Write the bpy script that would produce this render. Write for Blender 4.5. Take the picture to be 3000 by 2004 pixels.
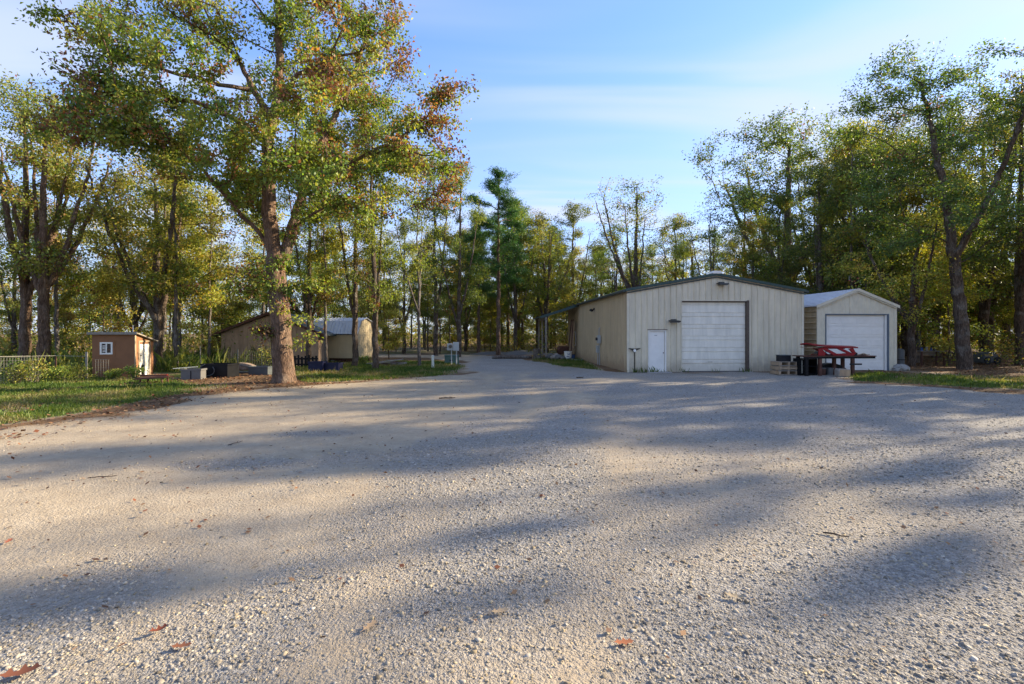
import bpy, bmesh, math, random
import numpy as np
from mathutils import Vector, Matrix
R = math.radians
for o in list(bpy.data.objects): bpy.data.objects.remove(o)
SC = bpy.context.scene
COL = SC.collection
random.seed(7)

# ------------------------------------------------------------------ camera, sky, sun, exposure
F = 1450.0; HOR = 975.0; CH = 2.0          # focal length and horizon row of the 3000 px photograph, eye height
cd = bpy.data.cameras.new('camera'); cam = bpy.data.objects.new('camera', cd); COL.objects.link(cam)
cam.location = (0, 0, CH); cam.rotation_euler = (R(90), 0, 0)
cd.sensor_width = 36; cd.lens = F / 3000 * 36; cd.shift_y = -(1002 - HOR) / 3000
cd.clip_start = .05; cd.clip_end = 3000
SC.camera = cam
SUN_AZ = 69.0; SUN_EL = 24.0               # azimuth clockwise from the viewing direction (+Y)
w = bpy.data.worlds.new('World'); SC.world = w; w.use_nodes = True
CLX, CLY = -.30, .1                       # where the cirrus layer drifts
def build_world():
    nt = w.node_tree; N = nt.nodes; L = nt.links
    for n in list(N): N.remove(n)
    out = N.new('ShaderNodeOutputWorld'); bg = N.new('ShaderNodeBackground'); L.new(bg.outputs[0], out.inputs[0])
    sky = N.new('ShaderNodeTexSky'); sky.sky_type = 'NISHITA'; sky.sun_disc = False
    sky.sun_elevation = R(SUN_EL); sky.sun_rotation = R(SUN_AZ)
    sky.air_density = 1.25; sky.dust_density = .55; sky.ozone_density = 3.0; sky.altitude = 100
    bg.inputs[1].default_value = .082
    geo = N.new('ShaderNodeTexCoord'); sep = N.new('ShaderNodeSeparateXYZ'); L.new(geo.outputs['Generated'], sep.inputs[0])
    # high thin cloud: noise on a flat layer overhead
    def m(op, a, b=None):
        n = N.new('ShaderNodeMath'); n.operation = op
        for i, v in enumerate((a, b)):
            if v is None: continue
            if isinstance(v, (int, float)): n.inputs[i].default_value = v
            else: L.new(v, n.inputs[i])
        return n.outputs[0]
    zz = m('MAXIMUM', m('ADD', sep.outputs[2], .12), .05)
    cx = N.new('ShaderNodeCombineXYZ'); L.new(m('DIVIDE', sep.outputs[0], zz), cx.inputs[0]); L.new(m('DIVIDE', sep.outputs[1], zz), cx.inputs[1])
    mp = N.new('ShaderNodeMapping'); mp.inputs['Location'].default_value = (CLX, CLY, 0); mp.inputs['Rotation'].default_value = (0, 0, R(34)); mp.inputs['Scale'].default_value = (.55, 1.7, 1)
    L.new(cx.outputs[0], mp.inputs[0])
    n1 = N.new('ShaderNodeTexNoise'); n1.inputs['Scale'].default_value = 1.15; n1.inputs['Detail'].default_value = 3.5; n1.inputs['Roughness'].default_value = .45; n1.inputs['Distortion'].default_value = .7
    L.new(mp.outputs[0], n1.inputs[0])
    r1 = N.new('ShaderNodeMapRange'); r1.interpolation_type = 'SMOOTHSTEP'; r1.inputs[1].default_value = .41; r1.inputs[2].default_value = .68; r1.inputs[3].default_value = 0; r1.inputs[4].default_value = .6
    L.new(n1.outputs[0], r1.inputs[0])
    hz = N.new('ShaderNodeMapRange'); hz.inputs[1].default_value = .0; hz.inputs[2].default_value = .5; hz.inputs[3].default_value = .45; hz.inputs[4].default_value = .0
    L.new(sep.outputs[2], hz.inputs[0])
    tot = m('MINIMUM', m('ADD', r1.outputs[0], hz.outputs[0]), .9)
    gm_ = N.new('ShaderNodeGamma'); gm_.inputs[1].default_value = .74; L.new(sky.outputs[0], gm_.inputs[0])
    mu_ = N.new('ShaderNodeMixRGB'); mu_.blend_type = 'MULTIPLY'; mu_.inputs[0].default_value = 1; mu_.inputs[2].default_value = (.48, .61, .96, 1); L.new(gm_.outputs[0], mu_.inputs[1])
    mx = N.new('ShaderNodeMixRGB'); L.new(tot, mx.inputs[0]); L.new(mu_.outputs[0], mx.inputs[1])
    mx.inputs[2].default_value = (1.62, 1.76, 2.1, 1)
    L.new(mx.outputs[0], bg.inputs[0])
build_world()
sd = bpy.data.lights.new('sun', 'SUN'); sun = bpy.data.objects.new('sun', sd); COL.objects.link(sun)
sd.energy = 2.0; sd.angle = R(.7); sd.color = (1.0, .86, .64)
sun.rotation_euler = (R(90 - SUN_EL), 0, R(180 - SUN_AZ)); sun.location = (30, 15, 20)
_az = R(SUN_AZ); _d = Vector((math.sin(_az) * math.cos(R(SUN_EL)), math.cos(_az) * math.cos(R(SUN_EL)), math.sin(R(SUN_EL))))
sun.rotation_euler = _d.to_track_quat('Z', 'Y').to_euler()
SC.view_settings.view_transform = 'Standard'; SC.view_settings.look = 'None'; SC.view_settings.gamma = 1
SC.view_settings.exposure = 2.68
SC.render.engine = 'CYCLES'
SC.cycles.max_bounces = 8; SC.cycles.diffuse_bounces = 4; SC.cycles.transmission_bounces = 4; SC.cycles.transparent_max_bounces = 4

# ------------------------------------------------------------------ helpers
def gpos(px, py):
    """ground point (x, y) for a row/column of the photograph, flat ground"""
    Y = F * CH / (py - HOR); return ((px - 1500) / F * Y, Y)
def wx(px, Y): return (px - 1500) / F * Y
def wz(py, Y): return CH + (HOR - py) / F * Y
def tag(o, label=None, cat=None, group=None, kind=None):
    if label: o['label'] = label
    if cat: o['category'] = cat
    if group: o['group'] = group
    if kind: o['kind'] = kind
    return o
def empty(name, loc=(0, 0, 0), rz=0, label=None, cat=None, group=None):
    o = bpy.data.objects.new(name, None); COL.objects.link(o); o.location = loc; o.rotation_euler = (0, 0, rz)
    o.empty_display_size = .2
    return tag(o, label, cat, group)
def copy_tree(o, parent=None):
    c = o.copy(); COL.objects.link(c); c.parent = parent
    for ch in o.children: copy_tree(ch, c)
    return c
def np_mesh(name, V, faces, mat=None, cols=None, smooth=False):
    """V (n,3); faces (m,k) array of k-gons; cols (n,3) point colours"""
    me = bpy.data.meshes.new(name)
    V = np.asarray(V, np.float32); faces = np.asarray(faces, np.int32); k = faces.shape[1]
    me.vertices.add(len(V)); me.vertices.foreach_set('co', V.ravel())
    me.loops.add(faces.size); me.loops.foreach_set('vertex_index', faces.ravel())
    me.polygons.add(len(faces)); me.polygons.foreach_set('loop_start', np.arange(0, faces.size, k, dtype=np.int32))
    me.polygons.foreach_set('loop_total', np.full(len(faces), k, np.int32))
    if smooth: me.polygons.foreach_set('use_smooth', np.ones(len(faces), bool))
    if cols is not None:
        a = me.attributes.new('col', 'FLOAT_COLOR', 'POINT')
        c4 = np.ones((len(V), 4), np.float32); c4[:, :cols.shape[1]] = cols; a.data.foreach_set('color', c4.ravel())
    me.update(calc_edges=True)
    if mat: me.materials.append(mat)
    return me
class MB:
    def __init__(s): s.v = []; s.f = []
    def _add(s, v, f):
        b = len(s.v); s.v += [tuple(p) for p in v]; s.f += [tuple(i + b for i in q) for q in f]; return s
    def box(s, x0, x1, y0, y1, z0, z1, M=None):
        v = [Vector(p) for p in ((x0,y0,z0),(x1,y0,z0),(x1,y1,z0),(x0,y1,z0),(x0,y0,z1),(x1,y0,z1),(x1,y1,z1),(x0,y1,z1))]
        if M is not None: v = [M @ p for p in v]
        return s._add(v, [(3,2,1,0),(4,5,6,7),(0,1,5,4),(1,2,6,5),(2,3,7,6),(3,0,4,7)])
    def cbox(s, c, d, rot=(0,0,0)):
        from mathutils import Euler
        M = Matrix.Translation(c) @ Euler(rot).to_matrix().to_4x4()
        return s.box(-d[0]/2, d[0]/2, -d[1]/2, d[1]/2, -d[2]/2, d[2]/2, M)
    def prism(s, pts, axis, a, b):
        """extrude the 2D outline along axis from a to b"""
        n = len(pts)
        def P(u, v, t): return {'y': (u, t, v), 'x': (t, u, v), 'z': (u, v, t)}[axis]
        v = [P(u, q, a) for u, q in pts] + [P(u, q, b) for u, q in pts]
        f = [tuple(range(n)), tuple(range(2*n-1, n-1, -1))] + [(i, i+n, (i+1) % n + n, (i+1) % n) for i in range(n)]
        return s._add(v, f)
    def tube(s, pts, rad, n=8, cap=True):
        pts = [Vector(p) for p in pts]; m = len(pts)
        if isinstance(rad, (int, float)): rad = [rad] * m
        ref = None; rings = []
        for i, p in enumerate(pts):
            t = (pts[min(i+1, m-1)] - pts[max(i-1, 0)]).normalized()
            if ref is None: ref = t.orthogonal().normalized()
            ref = (ref - t * ref.dot(t)); ref = ref.normalized() if ref.length > 1e-6 else t.orthogonal().normalized()
            b = t.cross(ref)
            rings += [p + (ref * math.cos(2*math.pi*k/n) + b * math.sin(2*math.pi*k/n)) * rad[i] for k in range(n)]
        f = [(i*n+k, i*n+(k+1) % n, (i+1)*n+(k+1) % n, (i+1)*n+k) for i in range(m-1) for k in range(n)]
        if cap: f += [tuple(range(n-1, -1, -1)), tuple(range((m-1)*n, m*n))]
        return s._add(rings, f)
    def build(s, name, mat, parent=None, bevel=0, smooth=False, loc=None, rz=None):
        me = bpy.data.meshes.new(name); me.from_pydata(s.v, [], s.f); me.update()
        bm = bmesh.new(); bm.from_mesh(me); bmesh.ops.recalc_face_normals(bm, faces=bm.faces)
        if bevel: bmesh.ops.bevel(bm, geom=bm.edges[:], offset=bevel, segments=1, affect='EDGES', clamp_overlap=True)
        bm.to_mesh(me); bm.free()
        if smooth:
            for p in me.polygons: p.use_smooth = True
        me.materials.append(mat)
        o = bpy.data.objects.new(name, me); COL.objects.link(o); o.parent = parent
        if loc is not None: o.location = loc
        if rz is not None: o.rotation_euler = (0, 0, rz)
        return o

# ------------------------------------------------------------------ materials
def newmat(name):
    m = bpy.data.materials.new(name); m.use_nodes = True; nt = m.node_tree
    for n in list(nt.nodes): nt.nodes.remove(n)
    return m, nt.nodes, nt.links
def surf(name, base, rough=.7, metal=0, var=.12, scale=6.0, dirt=None, dirt_amt=.35, dscale=1.3, stretch=(1,1,1), bump=.0, bscale=60, spec=.4, streak=False, splash=None):
    """painted / weathered surface: base colour with noise variation and blotchy dirt"""
    m, N, L = newmat(name)
    out = N.new('ShaderNodeOutputMaterial'); p = N.new('ShaderNodeBsdfPrincipled'); L.new(p.outputs[0], out.inputs[0])
    p.inputs['Roughness'].default_value = rough; p.inputs['Metallic'].default_value = metal; p.inputs['Specular IOR Level'].default_value = spec
    tc = N.new('ShaderNodeTexCoord'); mp = N.new('ShaderNodeMapping'); mp.inputs['Scale'].default_value = stretch; L.new(tc.outputs['Object'], mp.inputs[0])
    oi = N.new('ShaderNodeObjectInfo'); ad = N.new('ShaderNodeVectorMath'); ad.operation = 'ADD'
    sc = N.new('ShaderNodeVectorMath'); sc.operation = 'SCALE'; sc.inputs[0].default_value = (17, 31, 7); L.new(oi.outputs['Random'], sc.inputs['Scale'])
    L.new(mp.outputs[0], ad.inputs[0]); L.new(sc.outputs[0], ad.inputs[1])
    n = N.new('ShaderNodeTexNoise'); n.inputs['Scale'].default_value = scale; n.inputs['Detail'].default_value = 6; n.inputs['Roughness'].default_value = .6; L.new(ad.outputs[0], n.inputs[0])
    cr = N.new('ShaderNodeValToRGB'); e = cr.color_ramp.elements
    e[0].position = .3; e[1].position = .7
    e[0].color = (*[max(0, c * (1 - var)) for c in base], 1); e[1].color = (*[min(1, c * (1 + var)) for c in base], 1)
    L.new(n.outputs[0], cr.inputs[0]); col = cr.outputs[0]
    if dirt:
        n2 = N.new('ShaderNodeTexNoise'); n2.inputs['Scale'].default_value = dscale; n2.inputs['Detail'].default_value = 8; n2.inputs['Roughness'].default_value = .7
        if streak:
            m2 = N.new('ShaderNodeMapping'); m2.inputs['Scale'].default_value = (3, 3, .35); L.new(ad.outputs[0], m2.inputs[0]); L.new(m2.outputs[0], n2.inputs[0])
        else: L.new(ad.outputs[0], n2.inputs[0])
        mr = N.new('ShaderNodeMapRange'); mr.inputs[1].default_value = .42; mr.inputs[2].default_value = .72; mr.inputs[3].default_value = 0; mr.inputs[4].default_value = dirt_amt; L.new(n2.outputs[0], mr.inputs[0])
        mx = N.new('ShaderNodeMixRGB'); L.new(mr.outputs[0], mx.inputs[0]); L.new(col, mx.inputs[1]); mx.inputs[2].default_value = (*dirt, 1); col = mx.outputs[0]
    if splash:
        sp = N.new('ShaderNodeSeparateXYZ'); L.new(tc.outputs['Object'], sp.inputs[0]); n4 = N.new('ShaderNodeTexNoise'); n4.inputs['Scale'].default_value = 2.2; n4.inputs['Detail'].default_value = 8; n4.inputs['Roughness'].default_value = .75; L.new(ad.outputs[0], n4.inputs[0])
        ma = N.new('ShaderNodeMath'); ma.operation = 'MULTIPLY_ADD'; L.new(n4.outputs[0], ma.inputs[0]); ma.inputs[1].default_value = -1.5; L.new(sp.outputs[2], ma.inputs[2])
        m4 = N.new('ShaderNodeMapRange'); m4.interpolation_type = 'SMOOTHSTEP'; m4.inputs[1].default_value = -.75; m4.inputs[2].default_value = .15; m4.inputs[3].default_value = .65; m4.inputs[4].default_value = 0; L.new(ma.outputs[0], m4.inputs[0])
        x4 = N.new('ShaderNodeMixRGB'); L.new(m4.outputs[0], x4.inputs[0]); L.new(col, x4.inputs[1]); x4.inputs[2].default_value = (*splash, 1); col = x4.outputs[0]
    L.new(col, p.inputs['Base Color'])
    if bump:
        n3 = N.new('ShaderNodeTexNoise'); n3.inputs['Scale'].default_value = bscale; n3.inputs['Detail'].default_value = 5; L.new(mp.outputs[0], n3.inputs[0])
        b = N.new('ShaderNodeBump'); b.inputs['Strength'].default_value = bump; b.inputs['Distance'].default_value = .02; L.new(n3.outputs[0], b.inputs['Height']); L.new(b.outputs[0], p.inputs['Normal'])
    return m
def leafmat(name, trans=.4, rough=.55, hue=.03, val=.25):
    m, N, L = newmat(name)
    out = N.new('ShaderNodeOutputMaterial'); at = N.new('ShaderNodeAttribute'); at.attribute_name = 'col'
    oi = N.new('ShaderNodeObjectInfo'); hs = N.new('ShaderNodeHueSaturation')
    a = N.new('ShaderNodeMapRange'); a.inputs[3].default_value = .5 - hue; a.inputs[4].default_value = .5 + hue * .6; L.new(oi.outputs['Random'], a.inputs[0]); L.new(a.outputs[0], hs.inputs['Hue'])
    mu = N.new('ShaderNodeMath'); mu.operation = 'MULTIPLY'; mu.inputs[1].default_value = 7.31; L.new(oi.outputs['Random'], mu.inputs[0])
    fr = N.new('ShaderNodeMath'); fr.operation = 'FRACT'; L.new(mu.outputs[0], fr.inputs[0])
    b = N.new('ShaderNodeMapRange'); b.inputs[3].default_value = 1 - val; b.inputs[4].default_value = 1 + val; L.new(fr.outputs[0], b.inputs[0]); L.new(b.outputs[0], hs.inputs['Value'])
    L.new(at.outputs['Color'], hs.inputs['Color'])
    d = N.new('ShaderNodeBsdfPrincipled'); d.inputs['Roughness'].default_value = rough; d.inputs['Specular IOR Level'].default_value = .35; L.new(hs.outputs[0], d.inputs['Base Color'])
    t = N.new('ShaderNodeBsdfTranslucent'); g = N.new('ShaderNodeMixRGB'); g.blend_type = 'MULTIPLY'; g.inputs[0].default_value = 1; g.inputs[2].default_value = (1.5, 1.42, .5, 1); L.new(hs.outputs[0], g.inputs[1]); L.new(g.outputs[0], t.inputs[0])
    mx = N.new('ShaderNodeMixShader'); mx.inputs[0].default_value = trans; L.new(d.outputs[0], mx.inputs[1]); L.new(t.outputs[0], mx.inputs[2]); L.new(mx.outputs[0], out.inputs[0])
    return m
def barkmat(name, c0, c1, c2):
    m, N, L = newmat(name)
    out = N.new('ShaderNodeOutputMaterial'); p = N.new('ShaderNodeBsdfPrincipled'); L.new(p.outputs[0], out.inputs[0]); p.inputs['Roughness'].default_value = .9; p.inputs['Specular IOR Level'].default_value = .15
    tc = N.new('ShaderNodeTexCoord'); mp = N.new('ShaderNodeMapping'); mp.inputs['Scale'].default_value = (1, 1, .22); L.new(tc.outputs['Object'], mp.inputs[0])
    v = N.new('ShaderNodeTexVoronoi'); v.inputs['Scale'].default_value = 16; v.feature = 'DISTANCE_TO_EDGE'
    n = N.new('ShaderNodeTexNoise'); n.inputs['Scale'].default_value = 9; n.inputs['Detail'].default_value = 6; n.inputs['Roughness'].default_value = .65; L.new(mp.outputs[0], n.inputs[0])
    ds = N.new('ShaderNodeMixRGB'); ds.inputs[0].default_value = .12; L.new(mp.outputs[0], ds.inputs[1]); L.new(n.outputs['Color'], ds.inputs[2]); L.new(ds.outputs[0], v.inputs[0])
    n2 = N.new('ShaderNodeTexNoise'); n2.inputs['Scale'].default_value = 1.6; n2.inputs['Detail'].default_value = 5; L.new(tc.outputs['Object'], n2.inputs[0])
    cr = N.new('ShaderNodeValToRGB'); e = cr.color_ramp.elements; e[0].position = .32; e[0].color = (*c0, 1); e[1].position = .72; e[1].color = (*c1, 1); L.new(n.outputs[0], cr.inputs[0])
    mr = N.new('ShaderNodeMapRange'); mr.inputs[1].default_value = .5; mr.inputs[2].default_value = .66; mr.inputs[4].default_value = .7; L.new(n2.outputs[0], mr.inputs[0])
    mx = N.new('ShaderNodeMixRGB'); L.new(mr.outputs[0], mx.inputs[0]); L.new(cr.outputs[0], mx.inputs[1]); mx.inputs[2].default_value = (*c2, 1); L.new(mx.outputs[0], p.inputs['Base Color'])
    cv = N.new('ShaderNodeMapRange'); cv.inputs[1].default_value = .0; cv.inputs[2].default_value = .22; cv.inputs[3].default_value = .55; cv.inputs[4].default_value = 1.1; L.new(v.outputs[0], cv.inputs[0]); mc = N.new('ShaderNodeMixRGB'); mc.blend_type = 'MULTIPLY'; mc.inputs[0].default_value = 1; L.new(mx.outputs[0], mc.inputs[1]); L.new(cv.outputs[0], mc.inputs[2]); L.new(mc.outputs[0], p.inputs['Base Color'])
    ad = N.new('ShaderNodeMath'); ad.operation = 'ADD'; L.new(v.outputs[0], ad.inputs[0]); L.new(n.outputs[0], ad.inputs[1])
    b = N.new('ShaderNodeBump'); b.inputs['Strength'].default_value = 1; b.inputs['Distance'].default_value = .09; L.new(ad.outputs[0], b.inputs['Height']); L.new(b.outputs[0], p.inputs['Normal'])
    return m
def colmat(name, rough=.9, spec=.2, bump=.0):
    """colour from the mesh's own piece colours plus fine grain"""
    m, N, L = newmat(name)
    out = N.new('ShaderNodeOutputMaterial'); p = N.new('ShaderNodeBsdfPrincipled'); L.new(p.outputs[0], out.inputs[0]); p.inputs['Roughness'].default_value = rough; p.inputs['Specular IOR Level'].default_value = spec
    at = N.new('ShaderNodeAttribute'); at.attribute_name = 'col'
    n = N.new('ShaderNodeTexNoise'); n.inputs['Scale'].default_value = 120; n.inputs['Detail'].default_value = 3; tc = N.new('ShaderNodeTexCoord'); L.new(tc.outputs['Object'], n.inputs[0])
    mr = N.new('ShaderNodeMapRange'); mr.inputs[3].default_value = .7; mr.inputs[4].default_value = 1.3; L.new(n.outputs[0], mr.inputs[0])
    mx = N.new('ShaderNodeMixRGB'); mx.blend_type = 'MULTIPLY'; mx.inputs[0].default_value = 1; L.new(at.outputs['Color'], mx.inputs[1]); L.new(mr.outputs[0], mx.inputs[2]); L.new(mx.outputs[0], p.inputs['Base Color'])
    return m
def groundmat():
    m, N, L = newmat('ground_mix')
    out = N.new('ShaderNodeOutputMaterial'); p = N.new('ShaderNodeBsdfPrincipled'); L.new(p.outputs[0], out.inputs[0]); p.inputs['Roughness'].default_value = .95; p.inputs['Specular IOR Level'].default_value = .15
    tc = N.new('ShaderNodeTexCoord'); V = tc.outputs['Object']
    at = N.new('ShaderNodeAttribute'); at.attribute_name = 'col'; sep = N.new('ShaderNodeSeparateColor'); L.new(at.outputs['Color'], sep.inputs[0])
    def noise(s, d=6, r=.6, vec=V, dist=0):
        n = N.new('ShaderNodeTexNoise'); n.inputs['Scale'].default_value = s; n.inputs['Detail'].default_value = d; n.inputs['Roughness'].default_value = r; n.inputs['Distortion'].default_value = dist; L.new(vec, n.inputs[0]); return n
    def ramp(fac, stops):
        c = N.new('ShaderNodeValToRGB'); el = c.color_ramp.elements
        while len(el) < len(stops): el.new(.5)
        for e, (po, co) in zip(el, stops): e.position = po; e.color = (*co, 1)
        L.new(fac, c.inputs[0]); return c.outputs[0]
    def mix(f, a, b, t='MIX'):
        x = N.new('ShaderNodeMixRGB'); x.blend_type = t
        for i, q in enumerate((f, a, b)):
            if isinstance(q, (int, float)): x.inputs[i].default_value = q
            else: L.new(q, x.inputs[i])
        return x.outputs[0]
    def edge(val, nz, lo, hi, amp=.5):
        a = N.new('ShaderNodeMath'); a.operation = 'MULTIPLY_ADD'; L.new(nz, a.inputs[0]); a.inputs[1].default_value = amp; L.new(val, a.inputs[2])
        r = N.new('ShaderNodeMapRange'); r.interpolation_type = 'SMOOTHSTEP'; r.inputs[1].default_value = lo + amp * .5; r.inputs[2].default_value = hi + amp * .5; L.new(a.outputs[0], r.inputs[0]); return r.outputs[0]
    nb = noise(.55, 8, .62).outputs[0]; nm = noise(2.6, 8, .65).outputs[0]; nf = noise(14, 8, .7).outputs[0]; ng = noise(75, 4, .7).outputs[0]
    v1 = N.new('ShaderNodeTexVoronoi'); v1.inputs['Scale'].default_value = 34; L.new(V, v1.inputs[0])
    v2 = N.new('ShaderNodeTexVoronoi'); v2.inputs['Scale'].default_value = 75; L.new(V, v2.inputs[0])
    s1 = N.new('ShaderNodeSeparateColor'); L.new(v1.outputs['Color'], s1.inputs[0]); s2 = N.new('ShaderNodeSeparateColor'); L.new(v2.outputs['Color'], s2.inputs[0])
    stone = mix(.5, ramp(s1.outputs[0], [(0, (.13, .118, .10)), (.5, (.33, .305, .26)), (1, (.54, .50, .43))]), ramp(s2.outputs[1], [(0, (.14, .128, .108)), (1, (.51, .475, .405))]))
    fines = ramp(nf, [(.25, (.33, .26, .17)), (.5, (.45, .36, .245)), (.8, (.55, .455, .325))])
    dirt = mix(.55, ramp(nm, [(.3, (.31, .23, .14)), (.55, (.46, .36, .23)), (.75, (.56, .45, .30))]), fines)
    gk = edge(sep.outputs[0], nm, .25, .62, .7)
    gravel = mix(edge(sep.outputs[0], nf, .55, 1.0, .6), mix(.45, fines, stone), mix(.16, stone, fines))
    c = mix(gk, dirt, gravel)
    grass = mix(.5, ramp(nf, [(.3, (.035, .055, .012)), (.55, (.075, .11, .022)), (.8, (.16, .17, .045))]), ramp(ng, [(.3, (.04, .065, .012)), (.7, (.12, .15, .03))]))
    c = mix(edge(sep.outputs[1], nf, .3, .65, .5), c, grass)
    litter = mix(.5, ramp(s1.outputs[1], [(0, (.06, .035, .018)), (.5, (.17, .095, .045)), (1, (.36, .21, .10))]), ramp(nf, [(.3, (.07, .045, .022)), (.7, (.24, .15, .075))]))
    c = mix(edge(sep.outputs[2], nf, .25, .7, .5), c, litter)
    c = mix(.42, c, ramp(nb, [(.3, (.55, .55, .55)), (.7, (1, 1, 1))]), 'MULTIPLY')
    L.new(c, p.inputs['Base Color'])
    # relief
    h1 = N.new('ShaderNodeMath'); h1.operation = 'MULTIPLY_ADD'; L.new(v1.outputs['Distance'], h1.inputs[0]); h1.inputs[1].default_value = -.6; L.new(nf, h1.inputs[2])
    h2 = N.new('ShaderNodeMath'); h2.operation = 'MULTIPLY_ADD'; L.new(v2.outputs['Distance'], h2.inputs[0]); h2.inputs[1].default_value = -.35; L.new(h1.outputs[0], h2.inputs[2])
    b = N.new('ShaderNodeBump'); b.inputs['Distance'].default_value = .03; L.new(h2.outputs[0], b.inputs['Height'])
    st = N.new('ShaderNodeMapRange'); st.inputs[3].default_value = .45; st.inputs[4].default_value = 1.0; L.new(gk, st.inputs[0]); L.new(st.outputs[0], b.inputs['Strength']); L.new(b.outputs[0], p.inputs['Normal'])
    return m
M = {}
M['ground'] = groundmat()
M['stone'] = colmat('gravel_stone'); M['litter'] = leafmat('fallen_leaf', .08, .85, 0, 0)
M['leaf'] = leafmat('leaf', .42); M['needle'] = leafmat('needle', .25); M['grass'] = leafmat('grass_blade', .35, .6, 0, 0)
M['bark'] = barkmat('bark_oak', (.075, .052, .036), (.25, .18, .125), (.30, .27, .22))
M['bark2'] = barkmat('bark_pale', (.11, .09, .07), (.31, .25, .20), (.36, .34, .30))
M['bark3'] = barkmat('bark_red', (.11, .066, .042), (.33, .21, .135), (.28, .21, .15))
M['wall'] = surf('stone_painted_steel', (.74, .64, .45), .5, 0, .05, 3, (.36, .31, .22), .5, 1.2, streak=True, splash=(.33, .27, .19))
M['side'] = surf('warm_lit_side_steel', (.54, .42, .25), .55, 0, .06, 2.5, (.29, .21, .13), .5, .9, streak=True, splash=(.26, .17, .10))  # side walls: warm bounced light painted in as a browner base colour
M['tan'] = surf('tan_siding', (.46, .36, .205), .6, 0, .05, 2.5, (.33, .25, .15), .4, 1, streak=True)
M['trim'] = surf('beige_trim', (.70, .62, .45), .5, 0, .05, 4, (.3, .26, .19), .3)
M['green'] = surf('green_steel', (.018, .05, .042), .4, 0, .12, 3, (.10, .11, .09), .4)
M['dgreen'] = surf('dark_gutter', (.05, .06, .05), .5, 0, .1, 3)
M['white'] = surf('white_paint', (.86, .81, .71), .45, 0, .03, 3, (.52, .49, .42), .25, 1.6)
M['cream'] = surf('cream_door', (.86, .79, .64), .5, 0, .04, 2, (.50, .46, .36), .5, 1.1, streak=True, splash=(.55, .48, .36))
M['dark'] = surf('dark_plastic', (.018, .018, .02), .5, 0, .25, 5, (.09, .08, .07), .3, spec=.12)
M['jamb'] = surf('dark_jamb', (.10, .07, .05), .6, 0, .2, 5)
M['bluejamb'] = surf('slate_jamb', (.10, .13, .16), .5, 0, .1, 4)
M['lamp'] = surf('bronze_lamp', (.05, .045, .035), .4, .3, .2, 8)
M['glass'] = surf('window_glass', (.03, .035, .04), .08, 0, .3, 2, spec=.8)
M['concrete'] = surf('concrete', (.36, .34, .31), .9, 0, .15, 5, (.2, .17, .13), .4, bump=.3)
M['zinc'] = surf('zinc_roof', (.50, .52, .54), .42, .35, .06, 3, (.35, .33, .30), .3)
M['wroof'] = surf('white_roof', (.66, .66, .65), .45, 0, .04, 3, (.45, .43, .38), .35)
M['brown'] = surf('brown_boards', (.42, .28, .17), .8, 0, .15, 3, (.22, .14, .085), .4, 1, streak=True, bump=.15)
M['orange'] = surf('orange_brown_panel', (.27, .118, .048), .7, 0, .12, 2.5, (.17, .08, .035), .4, 1.4, bump=.1)
M['pine'] = surf('weathered_lumber', (.40, .28, .17), .85, 0, .2, 7, (.22, .17, .12), .5, stretch=(1, 1, .3), bump=.2)
M['grey_wood'] = surf('grey_lumber', (.30, .26, .21), .9, 0, .2, 7, (.16, .13, .10), .5, bump=.2)
M['red'] = surf('red_car_paint', (.30, .006, .012), .38, 0, .12, 4, (.16, .015, .015), .5, spec=.3)
M['rust'] = surf('rusty_iron', (.10, .045, .03), .8, .2, .35, 6, (.20, .08, .04), .4)
M['black'] = surf('black_plastic', (.010, .010, .011), .4, 0, .3, 5, (.04, .037, .034), .2, spec=.12)
M['navy'] = surf('navy_plastic', (.02, .022, .055), .45, 0, .2, 5, (.08, .07, .07), .3, spec=.12)
M['slate'] = surf('slate_plastic', (.08, .09, .09), .5, 0, .15, 5, (.12, .11, .09), .4)
M['grey'] = surf('grey_plastic', (.13, .125, .115), .6, 0, .1, 5, (.2, .17, .13), .4)
M['steel'] = surf('galvanised_wire', (.25, .235, .19), .5, .3, .1, 10)
M['tgreen'] = surf('transformer_green', (.07, .13, .10), .5, 0, .1, 4)
M['pvc'] = surf('ivory_pipe', (.66, .65, .52), .4, 0, .05, 5)
M['meter'] = surf('pale_grey_box', (.42, .43, .40), .5, 0, .06, 5)
M['camo'] = surf('faded_tarp', (.20, .13, .085), .85, 0, .5, 5, (.34, .30, .24), .7, 3)
M['blue'] = surf('blue_plastic', (.05, .10, .25), .45, 0, .1, 5)
M['stonewhite'] = surf('pale_sack', (.34, .32, .28), .9, 0, .12, 5, (.3, .27, .22), .4, bump=.3)
M['tire'] = surf('rubber', (.02, .02, .02), .8, 0, .2, 9)

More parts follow.
